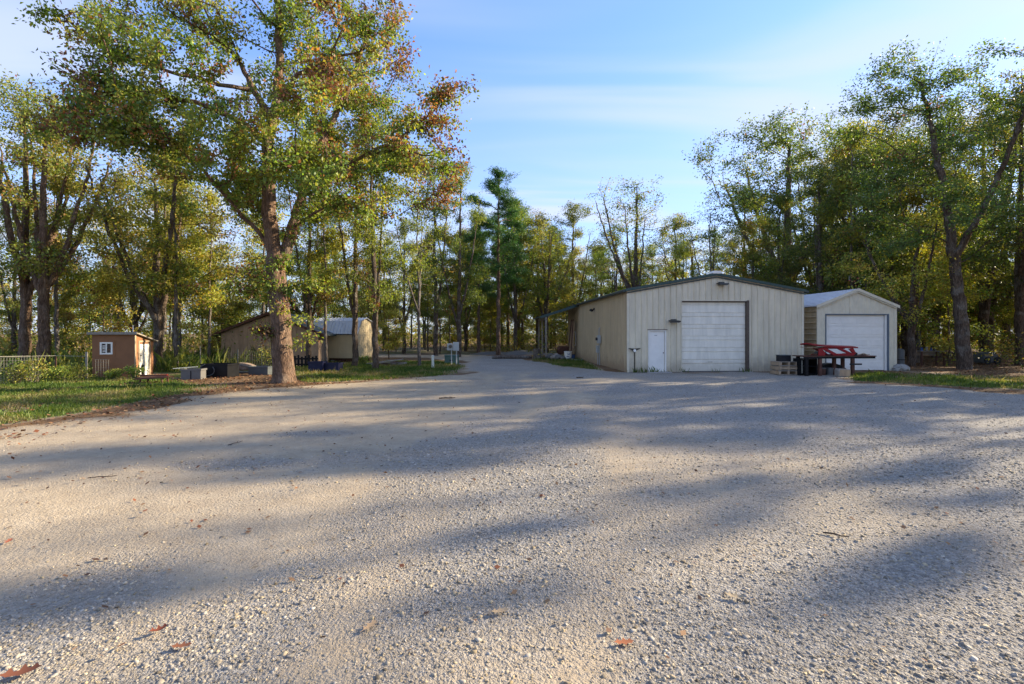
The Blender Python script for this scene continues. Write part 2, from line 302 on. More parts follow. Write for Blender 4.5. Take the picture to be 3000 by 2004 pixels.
# ------------------------------------------------------------------ ground: one sheet, split into the gravel yard and the rest
YARD = [(-10.5, 3), (-9.67, 9.35), (-9.6, 12.3), (-9.6, 16.4), (-9.2, 18.6), (-6.66, 19.2), (-4.3, 20.7), (-2.3, 24.2), (-2.5, 30), (-3.2, 36), (-9, 40.5), (-16, 42), (-16, 45), (-6, 45), (0, 42), (.8, 38), (1.5, 34), (2.9, 29.9), (4.9, 25.2), (5.6, 24.6), (15.2, 25.2), (15.0, 22.5), (13.8, 20), (15, 18.2), (16.2, 15.7), (20, 12), (25, 7), (25, -25), (-14, -25), (-12, -6)]
def vnoise(x, y, s, seed):
    """cheap value noise on arrays"""
    rs = np.random.RandomState(seed); T = rs.rand(256, 256)
    u, v = x / s, y / s; i, j = np.floor(u).astype(int), np.floor(v).astype(int); fu, fv = u - i, v - j
    fu = fu * fu * (3 - 2 * fu); fv = fv * fv * (3 - 2 * fv); g = lambda a, b: T[a % 256, b % 256]
    return (g(i, j) * (1 - fu) + g(i+1, j) * fu) * (1 - fv) + (g(i, j+1) * (1 - fu) + g(i+1, j+1) * fu) * fv
def sdist(x, y, poly):
    """signed distance to a polygon, positive inside"""
    P = np.array(poly); d = np.full(x.shape, 1e9); ins = np.zeros(x.shape, bool)
    for a, b in zip(P, np.roll(P, -1, 0)):
        e = b - a; wv = ((x - a[0]) * e[0] + (y - a[1]) * e[1]) / (e @ e); wv = np.clip(wv, 0, 1)
        d = np.minimum(d, np.hypot(x - a[0] - wv * e[0], y - a[1] - wv * e[1]))
        c = ((a[1] > y) != (b[1] > y)); xi = (b[0] - a[0]) * (y - a[1]) / (b[1] - a[1] + 1e-12) + a[0]; ins ^= c & (x < xi)
    return np.where(ins, d, -d)
BLD = [(5.3, 24.4), (21.3, 25.4), (20, 44), (4, 44)]
def gh(x, y):
    x = np.asarray(x, float); y = np.asarray(y, float)
    h = (vnoise(x, y, 2.1, 3) - .5) * .05 + (vnoise(x, y, .8, 4) - .5) * .022 + (vnoise(x, y, .33, 5) - .5) * .012
    far = np.clip((y - 45) / 40, 0, 1) + np.clip((np.abs(x) - 25) / 30, 0, 1)
    h = h + far * (vnoise(x, y, 14, 6) - .3) * .9
    flat = np.clip(1 + sdist(x, y, BLD) / 1.5, 0, 1)
    return h * (1 - flat)
def gz(x, y): return float(gh(np.array([x]), np.array([y]))[0])
def masks(x, y):
    s = sdist(x, y, YARD) + (vnoise(x, y, 1.7, 11) - .5) * 1.3 + (vnoise(x, y, .6, 12) - .5) * .7
    yard = np.clip(s / .8 + .5, 0, 1)
    # how much crushed stone covers the dirt inside the yard: most on the right and towards the shop
    t = (x + 2.4 - .12 * (y - 10)) / 5.5
    t = t + np.clip((7.5 - y) / 6, 0, 1) * .55 - np.clip((y - 9) / 9, 0, 1) * np.clip((1 - x) / 4, 0, 1) * .25
    grav = np.clip(.42 + .5 * t + (vnoise(x, y, 2.6, 13) - .5) * .9 + (vnoise(x, y, .9, 14) - .5) * .35, 0, 1)
    for off in (-.85, .85, 2.6, 4.3):
        cxl = -3.2 + off + .10 * (y - 4) - .0042 * (y - 12) ** 2 + .25 * np.sin(y * .35 + off); grav = grav - .5 * np.exp(-((x - cxl) / .34) ** 2) * np.clip(.2 + vnoise(x, y, 1.9, 19) * 1.1, 0, 1)
    grav = np.clip(grav - .30 * np.clip((-x - .5) / 4, 0, 1) * np.clip((y - 3) / 3, 0, 1), 0, 1)
    pat = np.clip(1.6 - 2.2 * np.hypot((x + 4.0 - .3 * (y - 8)) / 2.2, (y - 7.6) / .8), 0, 1); grav = np.maximum(grav, pat * .8)
    pat = np.clip(1.6 - 2.2 * np.hypot((x + 3.9) / 2.0, (y - 9.9) / .9), 0, 1); grav = np.maximum(grav, pat * .65)
    grav = np.maximum(grav, np.clip((y - 22) / 4, 0, 1) * np.clip((x + 4) / 2, 0, 1) * .85)
    # grass: left lawn, strip round the meter post, strip on the right, weeds along the shop
    def band(poly, soft=.8): return np.clip(sdist(x, y, poly) / soft + .6, 0, 1)
    L1 = band([(-60, 5), (-11.2, 8.4), (-11, 12), (-11, 15.4), (-10.5, 18.2), (-13, 19.4), (-15, 21.5), (-30, 24), (-60, 24)])
    L2 = band([(-8.2, 20.3), (-5.6, 21.2), (-2.9, 23.6), (-2.9, 29), (-4, 33), (-9, 36), (-13, 33), (-11.5, 24.5)])
    L3 = band([(2.2, 31), (4.7, 26), (4.9, 38), (2.0, 38), (1.4, 35)], .6)
    L4 = band([(15.2, 22.4), (14.4, 20.6), (16.5, 18.6), (22, 14.5), (30, 14), (30, 19), (20.5, 23.2), (17, 24.6)])
    L5 = band([(-60, 22), (-14, 22), (-13, 30), (-22, 42), (-60, 44)], 2) * .75
    L6 = band([(-30, 44), (8, 44), (8, 62), (-30, 62)], 3) * .55
    gr = np.maximum.reduce([L1, L2, L3, L4, L5, L6]) * np.clip(.35 + vnoise(x, y, 1.6, 15) * 1.1, 0, 1)
    gr = gr * (1 - yard)
    lit = np.clip(1 - yard - gr * 1.1, 0, 1) * np.clip(.35 + vnoise(x, y, 2.3, 16), 0, 1)
    oakd = np.hypot(x + 9.2, y - 19.6); lit = np.maximum(lit, np.clip(1.2 - oakd / 2.6, 0, .8) * vnoise(x, y, .5, 17) * 1.3)
    edge_l = np.clip(1 - np.abs(s + .5) / 1.2, 0, 1) * np.clip((-x - 6) / 3, 0, 1); lit = np.maximum(lit, edge_l * vnoise(x, y, .7, 18))
    return s, yard, np.where(yard > 0, grav * np.clip(yard * 1.5, 0, 1), 0), gr, np.clip(lit, 0, 1)
def axis(lo, hi, c0, c1, fine, grow):
    a = list(np.arange(c0, c1, fine)); st = fine; v = a[-1]
    while v < hi: st *= grow; v += st; a.append(v)
    st = fine; v = c0; b = []
    while v > lo: st *= grow; v -= st; b.append(v)
    return np.array(b[::-1] + a)
gx = axis(-450, 450, -9, 9, .13, 1.028); gy = axis(-300, 600, 2, 12, .11, 1.024)
GX, GY = np.meshgrid(gx, gy); fx, fy = GX.ravel(), GY.ravel()
GZ = gh(fx, fy); S_, yard, grav, grs, lit = masks(fx, fy)
nx, ny = len(gx), len(gy)
idx = np.arange(nx * ny).reshape(ny, nx)
Q = np.stack([idx[:-1, :-1].ravel(), idx[:-1, 1:].ravel(), idx[1:, 1:].ravel(), idx[1:, :-1].ravel()], 1)
inyard = S_[Q].mean(1) > 0
VV = np.stack([fx, fy, GZ], 1); CC = np.stack([grav, grs, lit], 1)
for nm_, sel in (('ground', ~inyard), ('gravel_yard', inyard)):
    q = Q[sel]; u, inv = np.unique(q, return_inverse=True)
    me = np_mesh(nm_, VV[u], inv.reshape(q.shape), M['ground'], CC[u], smooth=True)
    o = bpy.data.objects.new(nm_, me); COL.objects.link(o); tag(o, kind='structure')

# crushed stone lying on the yard
def stones(name, n, yr, size, seed, mat):
    rs = np.random.RandomState(seed)
    # more of them close to the viewer's standpoint, thinning with distance
    y = yr[0] + (yr[1] - yr[0]) * rs.rand(n) ** 1.15; x = (rs.rand(n) * 2 - 1) * (1.12 * y + .8)
    s, yd, gv, gr, lt = masks(x, y)
    keep = (s > -.2) & (rs.rand(n) < np.clip(.10 + gv * 1.0, 0, 1)); x, y = x[keep], y[keep]; gv = gv[keep]; k = len(x)
    sz = size * np.exp(rs.randn(k) * .5) * np.clip(.6 + gv * .6, .55, 1.15); sz = np.clip(sz, .006, .038)
    base = np.array([(sx, sy, sz_) for sz_ in (-1, 1) for sx, sy in ((-1, -1), (1, -1), (1, 1), (-1, 1))], float)
    v = base[None] * (1 + (rs.rand(k, 8, 3) - .5) * 1.25) * .5
    v[:, 4:, :2] *= rs.uniform(.45, .85, (k, 1, 1))
    dims = np.stack([np.ones(k), rs.uniform(.5, .95, k), rs.uniform(.25, .6, k)], 1) * sz[:, None]; v = v * dims[:, None, :]
    a = rs.rand(k) * 6.283; tl = rs.randn(k) * .3
    ca, sa = np.cos(a), np.sin(a); ct, st = np.cos(tl), np.sin(tl)
    X, Yv, Z = v[..., 0], v[..., 1], v[..., 2]
    X, Z = X * ct[:, None] + Z * st[:, None], -X * st[:, None] + Z * ct[:, None]
    X, Yv = X * ca[:, None] - Yv * sa[:, None], X * sa[:, None] + Yv * ca[:, None]
    P = np.stack([X + x[:, None], Yv + y[:, None], Z + (gh(x, y) + dims[:, 2] * .02)[:, None]], 2).reshape(-1, 3)
    f = np.array([(3,2,1,0),(4,5,6,7),(0,1,5,4),(1,2,6,5),(2,3,7,6),(3,0,4,7)]); Fc = (np.arange(k)[:, None, None] * 8 + f[None]).reshape(-1, 4)
    g = np.clip(rs.normal(.30, .085, k), .10, .48) * (1.06 - .12 * gv); warm = np.clip(rs.rand(k) * 1.3 - gv * .6, 0, 1) + .15
    c = np.stack([g * (1.09 + .22 * warm), g * (.99 + .02 * warm), g * (.83 - .26 * warm)], 1)
    me = np_mesh(name, P, Fc, mat, np.repeat(c, 8, 0)); o = bpy.data.objects.new(name, me); COL.objects.link(o); return o
o = stones('crushed_stone', 112000, (1.6, 9.5), .0115, 1, M['stone']); tag(o, 'loose grey crushed stone strewn over the near part of the yard', 'gravel', kind='stuff')
o = stones('coarse_crushed_stone', 26000, (6.5, 20), .024, 2, M['stone']); tag(o, 'coarser grey crushed stone strewn over the far part of the yard', 'gravel', kind='stuff')

# ------------------------------------------------------------------ tree builder
def grow(skel, attr, bf, rs):
    """skel: list of (points, r0, r1); attr (n,3) crown points. Returns nodes, parent, fixed radius (nan when free)"""
    P = []; par = []; fix = []; path = []
    for si, (pts, r0, r1) in enumerate(skel):
        pts = np.array(pts, float); d = np.r_[0, np.cumsum(np.linalg.norm(np.diff(pts, axis=0), axis=1))]; n = max(2, int(d[-1] / .4) + 1)
        t = np.linspace(0, d[-1], n); q = np.stack([np.interp(t, d, pts[:, k]) for k in range(3)], 1)
        q[1:-1] += rs.randn(n - 2, 3) * .03
        if si:
            A = np.array(P); j = int(np.argmin(np.linalg.norm(A - q[0], axis=1))); q = q[1:]; base = j
            if not len(q): continue
        else: base = -1
        for i, p in enumerate(q):
            pr = base if i == 0 else len(P) - 1
            path.append(0 if pr < 0 else path[pr] + .75 * np.linalg.norm(p - P[pr])); P.append(p); par.append(pr)
            fix.append(r0 + (r1 - r0) * (i + (si > 0)) / max(1, len(q) - 1 + (si > 0)))
    A = np.array(P); dm = np.array([np.linalg.norm(A - a, axis=1).min() for a in attr]); order = np.argsort(dm)
    cap = len(P) + len(attr) * 8; NP = np.zeros((cap, 3)); NP[:len(P)] = A; PL = np.zeros(cap); PL[:len(P)] = path; n = len(P)
    par = list(par); fix = list(fix); tips = []
    for a in attr[order]:
        dv = a - NP[:n]; d = np.linalg.norm(dv, axis=1)
        cost = d + bf * PL[:n] + .9 * np.clip(-dv[:, 2] - .1, 0, 9)
        j = int(np.argmin(cost)); L = d[j]; k = max(1, min(7, int(L / .55)))
        bow = np.array([rs.randn() * .06, rs.randn() * .06, -.05 + rs.randn() * .05]) * L; st = NP[j].copy(); prev = j
        for i in range(1, k + 1):
            t = i / k; q = st + (a - st) * t - bow * 4 * t * (1 - t) * .8 + (rs.randn(3) * .03 * L / k if i < k else 0)
            NP[n] = q; PL[n] = PL[prev] + np.linalg.norm(q - NP[prev]); par.append(prev); fix.append(np.nan); prev = n; n += 1
        tips.append(prev)
    return NP[:n], np.array(par), np.array(fix), np.array(tips)
def limbs(NP, par, fix, tip_r, p, sides, rmin=0.0):
    n = len(NP); acc = np.zeros(n); ch = [[] for _ in range(n)]
    for i in range(n - 1, -1, -1):
        r = acc[i] ** (1 / p) if acc[i] > 0 else tip_r
        r = max(r, tip_r)
        if not np.isnan(fix[i]): r = fix[i]
        elif par[i] >= 0 and not np.isnan(fix[par[i]]): r = min(r, fix[par[i]] * .75)
        acc[i] = r ** p
        if par[i] >= 0: acc[par[i]] += acc[i]; ch[par[i]].append(i)
    rad = acc ** (1 / p)
    for i in range(n):
        if par[i] >= 0: rad[i] = min(rad[i], rad[par[i]] * 1.0)
    V = []; Fq = []; nv = 0
    starts = [(0, -1)]
    seen = 0
    while starts:
        i, pr = starts.pop(); chain = [pr] if pr >= 0 else []
        while True:
            chain.append(i)
            if not ch[i]: break
            c = sorted(ch[i], key=lambda q: (np.isnan(fix[q]), -rad[q]))
            if np.isnan(fix[c[0]]) : c = sorted(ch[i], key=lambda q: -rad[q])
            for q in c[1:]: starts.append((q, i))
            i = c[0]
        pts = NP[chain]; rr = rad[chain].copy()
        if pr >= 0: rr[0] = rr[1] * 1.15
        if rr.max() < rmin: continue
        rr[-1] *= .5
        m = len(pts)
        if m < 2: continue
        ns = 18 if rr.max() > .22 else 7 if rr.max() > .09 else 5 if rr.max() > .035 else 3
        t = np.gradient(pts, axis=0); t /= np.linalg.norm(t, axis=1, keepdims=True) + 1e-9
        ref = np.array([1., .13, .2]); u = ref[None] - t * (t @ ref)[:, None]; u /= np.linalg.norm(u, axis=1, keepdims=True) + 1e-9
        b = np.cross(t, u); an = np.arange(ns) * 2 * np.pi / ns
        ring = pts[:, None] + (u[:, None] * np.cos(an)[None, :, None] + b[:, None] * np.sin(an)[None, :, None]) * rr[:, None, None]
        if ns == 18: ring = pts[:, None] + (ring - pts[:, None]) * (1 + .10 * np.sin(an * 4 + 1)[None, :, None] + .05 * np.sin(an * 7)[None, :, None] + .07 * (vnoise(np.tile(an * 2.2, m), np.repeat(pts[:, 2], ns), .8, 91).reshape(m, ns, 1) - .5))
        V.append(ring.reshape(-1, 3)); ii = np.arange(m - 1)[:, None] * ns; k = np.arange(ns)[None]; k2 = (k + 1) % ns
        Fq.append(np.stack([ii + k, ii + k2, ii + ns + k2, ii + ns + k], 2).reshape(-1, 4) + nv); nv += m * ns
    return np.concatenate(V), np.concatenate(Fq)
def leaves(cent, per, spread, size, rs, colf, droop=.3, slim=.55, flat=.7, root=None):
    """leaf blades round the twig ends; colf(centres) gives a colour for each cluster"""
    n = len(cent); N_ = n * per
    c = np.repeat(cent, per, 0); off = rs.randn(N_, 3) * spread * np.array([1, 1, flat]); off *= np.minimum(1, 2.1 * spread / (np.linalg.norm(off, axis=1, keepdims=True) + 1e-6))
    p = c + off
    if root is not None:
        t = rs.rand(N_, 1) ** .8 * 1.12; rt = np.repeat(root, per, 0); p = rt + (c - rt) * t + off * (.35 + .35 * t)
    d = off / (np.linalg.norm(off, axis=1, keepdims=True) + 1e-6) * .6 + rs.randn(N_, 3) * .6; d[:, 2] -= droop; d /= np.linalg.norm(d, axis=1, keepdims=True)
    nrm = rs.randn(N_, 3) * .8 + np.array([0, 0, .55]); s = np.cross(d, nrm); s /= np.linalg.norm(s, axis=1, keepdims=True) + 1e-6; up = np.cross(s, d)
    L = size * rs.uniform(.6, 1.3, (N_, 1)); W = L * slim * rs.uniform(.75, 1.2, (N_, 1)) * .5
    a = p; e = p + d * L - up * L * .12; m1 = p + d * L * .55 + s * W + up * L * .08; m2 = p + d * L * .55 - s * W + up * L * .08
    V = np.stack([a, m1, e, m2], 1).reshape(-1, 3); Fq = np.arange(N_ * 4).reshape(-1, 4)
    own = np.repeat(np.arange(n), per); sw = rs.rand(N_) < .22; own[sw] = rs.randint(0, n, sw.sum())
    col = 1.18 * colf(cent)[own] * np.exp(rs.randn(N_, 1) * .22) * (1 + rs.randn(N_, 3) * .07)
    return V, Fq, np.clip(np.repeat(col, 4, 0), .002, .9)
PAL = {
 'green': [(.14, .19, .036), (.10, .155, .033), (.20, .23, .044), (.07, .11, .03)],
 'mix': [(.15, .185, .036), (.21, .22, .044), (.10, .14, .032), (.23, .205, .05), (.22, .14, .05)],
 'yellow': [(.25, .25, .045), (.18, .21, .04), (.32, .275, .05), (.11, .16, .034), (.27, .20, .05)],
 'dark': [(.075, .115, .03), (.06, .095, .03), (.11, .145, .036), (.16, .165, .042)],
 'pine': [(.06, .125, .03), (.08, .15, .033), (.045, .095, .03)],
 'rust': [(.20, .08, .048), (.14, .058, .042), (.27, .12, .055), (.11, .055, .042)]}
def pal_fn(pal, rs, rust=0.0):
    A = np.array(PAL[pal]); B = np.array(PAL['rust'])
    def f(c):
        k = len(c); v = vnoise(c[:, 0] + c[:, 2] * .7, c[:, 1] + c[:, 2] * .9, 1.6, 23); i = np.clip((v * 1.3 - .15 + rs.randn(k) * .18) * len(A), 0, len(A) - 1).astype(int); col = A[i]
        if rust:
            r = vnoise(c[:, 0] * 1.1 + 9, c[:, 1] + c[:, 2] * 1.3, 1.5, 29) + rs.randn(k) * .08 > 1 - rust
            col = np.where(r[:, None], B[rs.randint(0, len(B), k)], col)
        return col
    return f
def tree_proto(name, skel, attr, per, spread, size, leafm, barkm, colf, seed, bf=.35, tip=.012, pw=2.3, droop=.3, slim=.55, flat=.7, bare=0.0, rmin=0.0):
    rs = np.random.RandomState(seed)
    NP, par, fix, tips = grow(skel, attr, bf, rs)
    V, Fq = limbs(NP, par, fix, tip, pw, None, rmin)
    root = empty(name)
    me = np_mesh(name + '_trunk', V, Fq, barkm, smooth=True); t = bpy.data.objects.new('trunk', me); COL.objects.link(t); t.parent = root
    # every twig end, with the point about a metre back along its branch
    back = tips.copy()
    for _ in range(3):
        d_ = np.linalg.norm(NP[back] - NP[tips], axis=1); ok_ = (par[back] >= 0) & (d_ < .75) & np.isnan(fix[back]); back = np.where(ok_, par[back], back)
    cent = NP[tips]; root_ = NP[back]; dl = np.linalg.norm(cent - root_, axis=1, keepdims=True); root_ = np.where(dl > 1.3, cent + (root_ - cent) * 1.3 / np.maximum(dl, 1e-6), root_)
    V, Fq, C = leaves(cent, per, spread, size, rs, colf, droop, slim, flat, root_)
    me = np_mesh(name + '_crown', V, Fq, leafm, C); c = bpy.data.objects.new('crown', me); COL.objects.link(c); c.parent = root
    return root
def blob_points(blobs, n, rs, shell=.35):
    """points inside a set of ellipsoid clumps (x,y,z,rx,ry,rz)"""
    B = np.array(blobs, float); wgt = (B[:, 3] * B[:, 4] * B[:, 5]) ** .75; i = rs.choice(len(B), n, p=wgt / wgt.sum())
    d = rs.randn(n, 3); d /= np.linalg.norm(d, axis=1, keepdims=True); r = (shell + (1 - shell) * rs.rand(n, 1)) ** .6
    return B[i, :3] + d * r * B[i, 3:]
def forest_tree(name, H, r, cb, cr, seed, pal, n=330, per=46, size=.17, leaders=1, lean=(0, 0), blobs=16, spread=.42, rust=.05, bark='bark', bare=0.0, low=0, br=(.9, 1.7), bf=.35):
    rs = np.random.RandomState(seed); top = H * .9
    k = 9; zz = np.linspace(0, top, k); wob = np.cumsum(rs.randn(k, 2) * .09, 0); wob -= wob[0]
    tr = np.stack([lean[0] * (zz / H) ** 1.3 + wob[:, 0] * zz / H, lean[1] * (zz / H) ** 1.3 + wob[:, 1] * zz / H, zz - .15 * (zz == 0)], 1)
    skel = [([tuple(tr[0] + [0, 0, -.1]), tuple(tr[0] + [0, 0, .12])] + [tuple(q) for q in tr[1:]], r, r * .22)]
    for l in range(leaders - 1):
        a = rs.rand() * 6.28; z0 = cb * rs.uniform(.55, .95); p0 = np.array([np.interp(z0, zz, tr[:, 0]), np.interp(z0, zz, tr[:, 1]), z0]); e = cr * rs.uniform(.45, .8); hh = (H - z0) * rs.uniform(.7, .9)
        dirv = np.array([math.cos(a), math.sin(a), 0])
        skel.append(([p0, p0 + dirv * e * .35 + [0, 0, hh * .25], p0 + dirv * e * .7 + [0, 0, hh * .6], p0 + dirv * e + [0, 0, hh]], r * .55, r * .14))
    B = []
    for b in range(blobs):
        z = cb + (H - cb) * ((b + rs.rand()) / blobs); u = (z - cb) / (H - cb); env = cr * (math.sin(math.pi * min(1, .18 + .80 * u)) ** .7)
        a = b * 2.4 + rs.rand() * .8; e = env * rs.uniform(.35, .95); s = rs.uniform(*br) * (cr / 4) ** .5
        B.append((lean[0] * (z / H) ** 1.3 + math.cos(a) * e, lean[1] * (z / H) ** 1.3 + math.sin(a) * e, z, s * 1.15, s * 1.15, s * .72))
    for b in range(low):
        a = rs.rand() * 6.28; e = rs.uniform(.5, .8) * cr; B.append((math.cos(a) * e, math.sin(a) * e, rs.uniform(.25, .9) * cb, .7, .7, .5))
    A = blob_points(B, n, rs); A = A[A[:, 2] > .4]
    return tree_proto(name, skel, A, per, spread, size, M['leaf'], M[bark], pal_fn(pal, rs, rust), seed, bf=bf, bare=bare)

# ------------------------------------------------------------------ the big oak beside the drive
OX, OY = -9.24, 20.0
def build_oak():
    rs = np.random.RandomState(5); k = F / OY
    def q(px, py, dy=0): return ((px - 1500) / k - OX, dy, CH + (HOR - py) / k)
    sk = [([(0, 0, -.15), (0, 0, .05), (0, 0, .35), q(827, 1040), q(824, 960), q(815, 870), q(810, 790), q(806, 730)], .39, .32),
      ([q(810, 770), q(800, 690, -.1), q(797, 620, -.3), q(800, 545, -.4), q(793, 430, -.3), q(806, 321, 0), q(811, 201, .2), q(808, 57, .3), q(800, -110, .2), q(802, -230, 0)], .28, .05),
      ([q(818, 770), q(840, 715, .15), q(852, 630, .4), q(867, 540, .7), q(868, 459, 1.0), q(900, 380, 1.5), q(930, 280, 2.0), q(985, 130, 2.4), q(1020, -20, 2.6)], .22, .05),
      ([q(800, 735), q(770, 680, -.3), q(734, 637, -1.0), q(705, 568, -1.8), q(650, 500, -2.6), q(590, 450, -3.2)], .085, .025),
      ([q(793, 430, -.3), q(720, 367, -.6), q(620, 330, -1.0), q(521, 316, -1.2), q(412, 321, -1.4), q(300, 350, -1.2)], .13, .03),
      ([q(800, 350, 0), q(734, 258, .3), q(676, 161, .8), q(600, 60, 1.2), q(520, -60, 1.4)], .15, .03),
      ([q(734, 258, .3), q(650, 265, -.6), q(573, 262, -1.4), q(430, 225, -2.0), q(330, 150, -2.2)], .09, .025),
      ([q(808, 350, 0), q(850, 300, -.5), q(912, 255, -1.1), q(1000, 240, -1.6), q(1110, 215, -1.8)], .12, .03),
      ([q(866, 560, .6), q(925, 548, -.3), q(1003, 525, -1.0), q(1095, 496, -1.5), q(1205, 448, -1.6), q(1290, 366, -1.4), q(1335, 300, -1.2)], .115, .025),
      ([q(1110, 490, -1.5), q(1210, 490, -1.9), q(1330, 520, -2.2)], .06, .02),
      ([q(866, 660, .3), q(946, 632, -.8), q(1050, 624, -1.6), q(1110, 648, -2.0)], .065, .02),
      ([q(797, 600, -.3), q(740, 590, 1.2), q(640, 540, 2.6), q(540, 500, 3.6)], .12, .03),
      ([q(867, 520, .7), q(940, 470, 2.2), q(1030, 420, 3.6), q(1120, 370, 4.4)], .12, .03)]
    bl = [(325, 5, 60, 32), (320, 105, 62, 55), (450, 120, 90, 75), (560, 50, 110, 75), (480, 235, 115, 60), (350, 225, 75, 50), (680, 100, 115, 90), (620, 265, 115, 70),
      (850, 50, 130, 85), (800, -110, 190, 110), (620, -60, 130, 90), (1000, -70, 150, 100), (1030, 60, 150, 85), (1130, 130, 80, 90), (1010, 170, 130, 65), (1140, 215, 65, 45), (900, 190, 90, 80), (820, 320, 110, 80),
      (960, 350, 110, 75), (1070, 320, 100, 70), (1150, 390, 90, 55), (1300, 330, 75, 65), (1340, 425, 55, 55), (1250, 470, 85, 45), (1120, 470, 105, 55), (980, 470, 110, 65), (830, 470, 100, 65), (700, 440, 100, 65),
      (560, 370, 130, 55), (420, 320, 115, 62), (290, 340, 85, 62), (240, 415, 80, 50), (560, 490, 120, 55), (420, 445, 110, 60), (665, 530, 75, 62), (980, 580, 120, 45), (1095, 600, 85, 55), (1260, 540, 60, 45),
      (760, 600, 60, 45), (900, 600, 60, 40), (640, 430, 120, 70), (760, 520, 90, 55), (900, 530, 100, 55), (760, 380, 110, 70), (900, 420, 100, 65), (520, 430, 110, 55), (640, 620, 90, 45), (1000, 400, 90, 60), (700, 300, 90, 60), (740, 180, 90, 70), (920, 100, 90, 60)]
    B = []; Cc = 12 * 0
    for x, y, rx, ry in bl:
        cxm = (x - 830) / k
        for rep in range(2):
            room = math.sqrt(max(1.5, 7.0 ** 2 - cxm ** 2)); dy = rs.uniform(-.75, .75) * room
            B.append(((x + rs.randn() * 15 - 1500) / k - OX, dy, CH + (HOR - y + rs.randn() * 12) / k, rx / k * 1.0, rx / k * .9, ry / k * .9))
    for x, y, dy, r_ in ((1330, 305, -1.2, 55), (1285, 370, -1.4, 60), (1215, 445, -1.6, 60), (1130, 480, -1.5, 55), (1330, 520, -2.2, 45), (1240, 495, -2.0, 50), (590, 450, -3.2, 70), (660, 505, -2.6, 60), (540, 500, 3.6, 70), (640, 540, 2.6, 55), (300, 350, -1.2, 65), (420, 320, -1.4, 60), (530, 315, -1.2, 55), (1110, 215, -1.8, 65), (1000, 238, -1.6, 55), (330, 150, -2.2, 60), (430, 222, -2.0, 60), (1105, 645, -2.0, 45), (1040, 622, -1.5, 45), (520, -55, 1.4, 70), (1120, 370, 4.4, 70), (705, 565, -1.8, 40)):
        B.append(((x - 1500) / k - OX, dy, CH + (HOR - y) / k, r_ * 1.35 / k, r_ * 1.2 / k, r_ / k))
    A = blob_points(B, 1750, rs, .3)
    # tufts of leaves that sprout from the trunk and lower limbs
    tb = [(812, 835, -.3, 45, 40), (770, 850, .2, 45, 30), (860, 905, -.45, 45, 25), (915, 925, -.5, 45, 30), (940, 985, -.4, 38, 22), (800, 905, -.4, 30, 25), (840, 780, -.3, 50, 40), (790, 800, -.4, 35, 40), (745, 790, .3, 50, 35), (850, 700, .2, 40, 40), (690, 830, .2, 45, 30), (905, 830, .3, 50, 35), (780, 965, -.4, 22, 22)]
    T = [(*q(x, y, d), rx / k, rx / k * .8, ry / k) for x, y, d, rx, ry in tb]; A = np.vstack([A, blob_points(T, 60, rs, .1)])
    G = np.array([(.155, .20, .038), (.11, .16, .035), (.20, .23, .045), (.26, .245, .055), (.09, .135, .035)]); Bn = np.array(PAL['rust'])
    def colf(c):
        n = len(c); X = c[:, 0]; Z = c[:, 2]
        v = vnoise(X + c[:, 1] * .5, Z + c[:, 1] * .4, 1.5, 41); col = G[np.clip((v + rs.randn(n) * .15) * 5, 0, 4).astype(int)]
        hot = vnoise(X * 1.2 + 3, Z * 1.2 + c[:, 1], 1.1, 43) * .9 + rs.randn(n) * .13
        hot += .16 * np.clip((X - 0) / 3, 0, 1) * np.clip((Z - 10.5) / 2, 0, 1) + .10 * np.clip((X - 4.3) / 2, 0, 1) + .16 * np.clip((-X - 6.3) / 1.2, 0, 1) * np.clip((12 - Z) / 2, 0, 1) + .16 * np.clip((6.3 - Z) / 1.5, 0, 1) * (np.abs(X) < 2)
        hot -= .12 * (c[:, 1] > 2)
        return np.where((hot > .66)[:, None], Bn[rs.randint(0, 4, n)], col)
    t = tree_proto('oak_tree', sk, A, 66, .27, .135, M['leaf'], M['bark3'], colf, 77, bf=.30, tip=.011, pw=2.25, droop=.35, slim=.6, flat=.75)
    # root flare and rugged bole
    tr = [c for c in t.children if c.name.startswith('trunk')][0]; me = tr.data; n = len(me.vertices); co = np.empty(n * 3, np.float32); me.vertices.foreach_get('co', co); co = co.reshape(-1, 3)
    ang = np.arctan2(co[:, 1], co[:, 0]); fl = 1 + np.clip(.75 - co[:, 2], 0, 1) ** 2 * (.32 + .2 * np.sin(ang * 5 + 1)); low = co[:, 2] < 1.2; co[low, 0] *= fl[low]; co[low, 1] *= fl[low]
    me.vertices.foreach_set('co', co.ravel()); me.update()
    t.location = (OX, OY, gz(OX, OY)); tag(t, 'huge spreading oak with red-brown and green leaves beside the gravel drive', 'tree')
    return t
build_oak()

# ------------------------------------------------------------------ kinds of forest tree, one mesh each, used by many trees
K = {}
K['tall'] = forest_tree('forest_tree', 18, .24, 5.0, 3.6, 101, 'mix', n=300, per=46, leaders=2, size=.165, spread=.36)
K['tall2'] = forest_tree('forest_tree', 19, .26, 4.5, 4.2, 102, 'green', n=330, per=46, spread=.36, leaders=3, rust=.02, size=.165)
K['slim'] = forest_tree('forest_tree', 15, .14, 5.0, 2.6, 103, 'yellow', n=210, per=38, size=.165, blobs=13, rust=.03, bark='bark2', br=(.7, 1.3))
K['oak'] = forest_tree('forest_tree', 18, .40, 6.5, 6.8, 104, 'dark', n=480, per=50, size=.165, spread=.36, leaders=6, blobs=26, rust=.06, bf=.28)
K['spread'] = forest_tree('forest_tree', 12, .27, 4.2, 4.6, 105, 'yellow', n=320, per=36, size=.16, leaders=6, blobs=20, rust=.07, low=2, bf=.25)
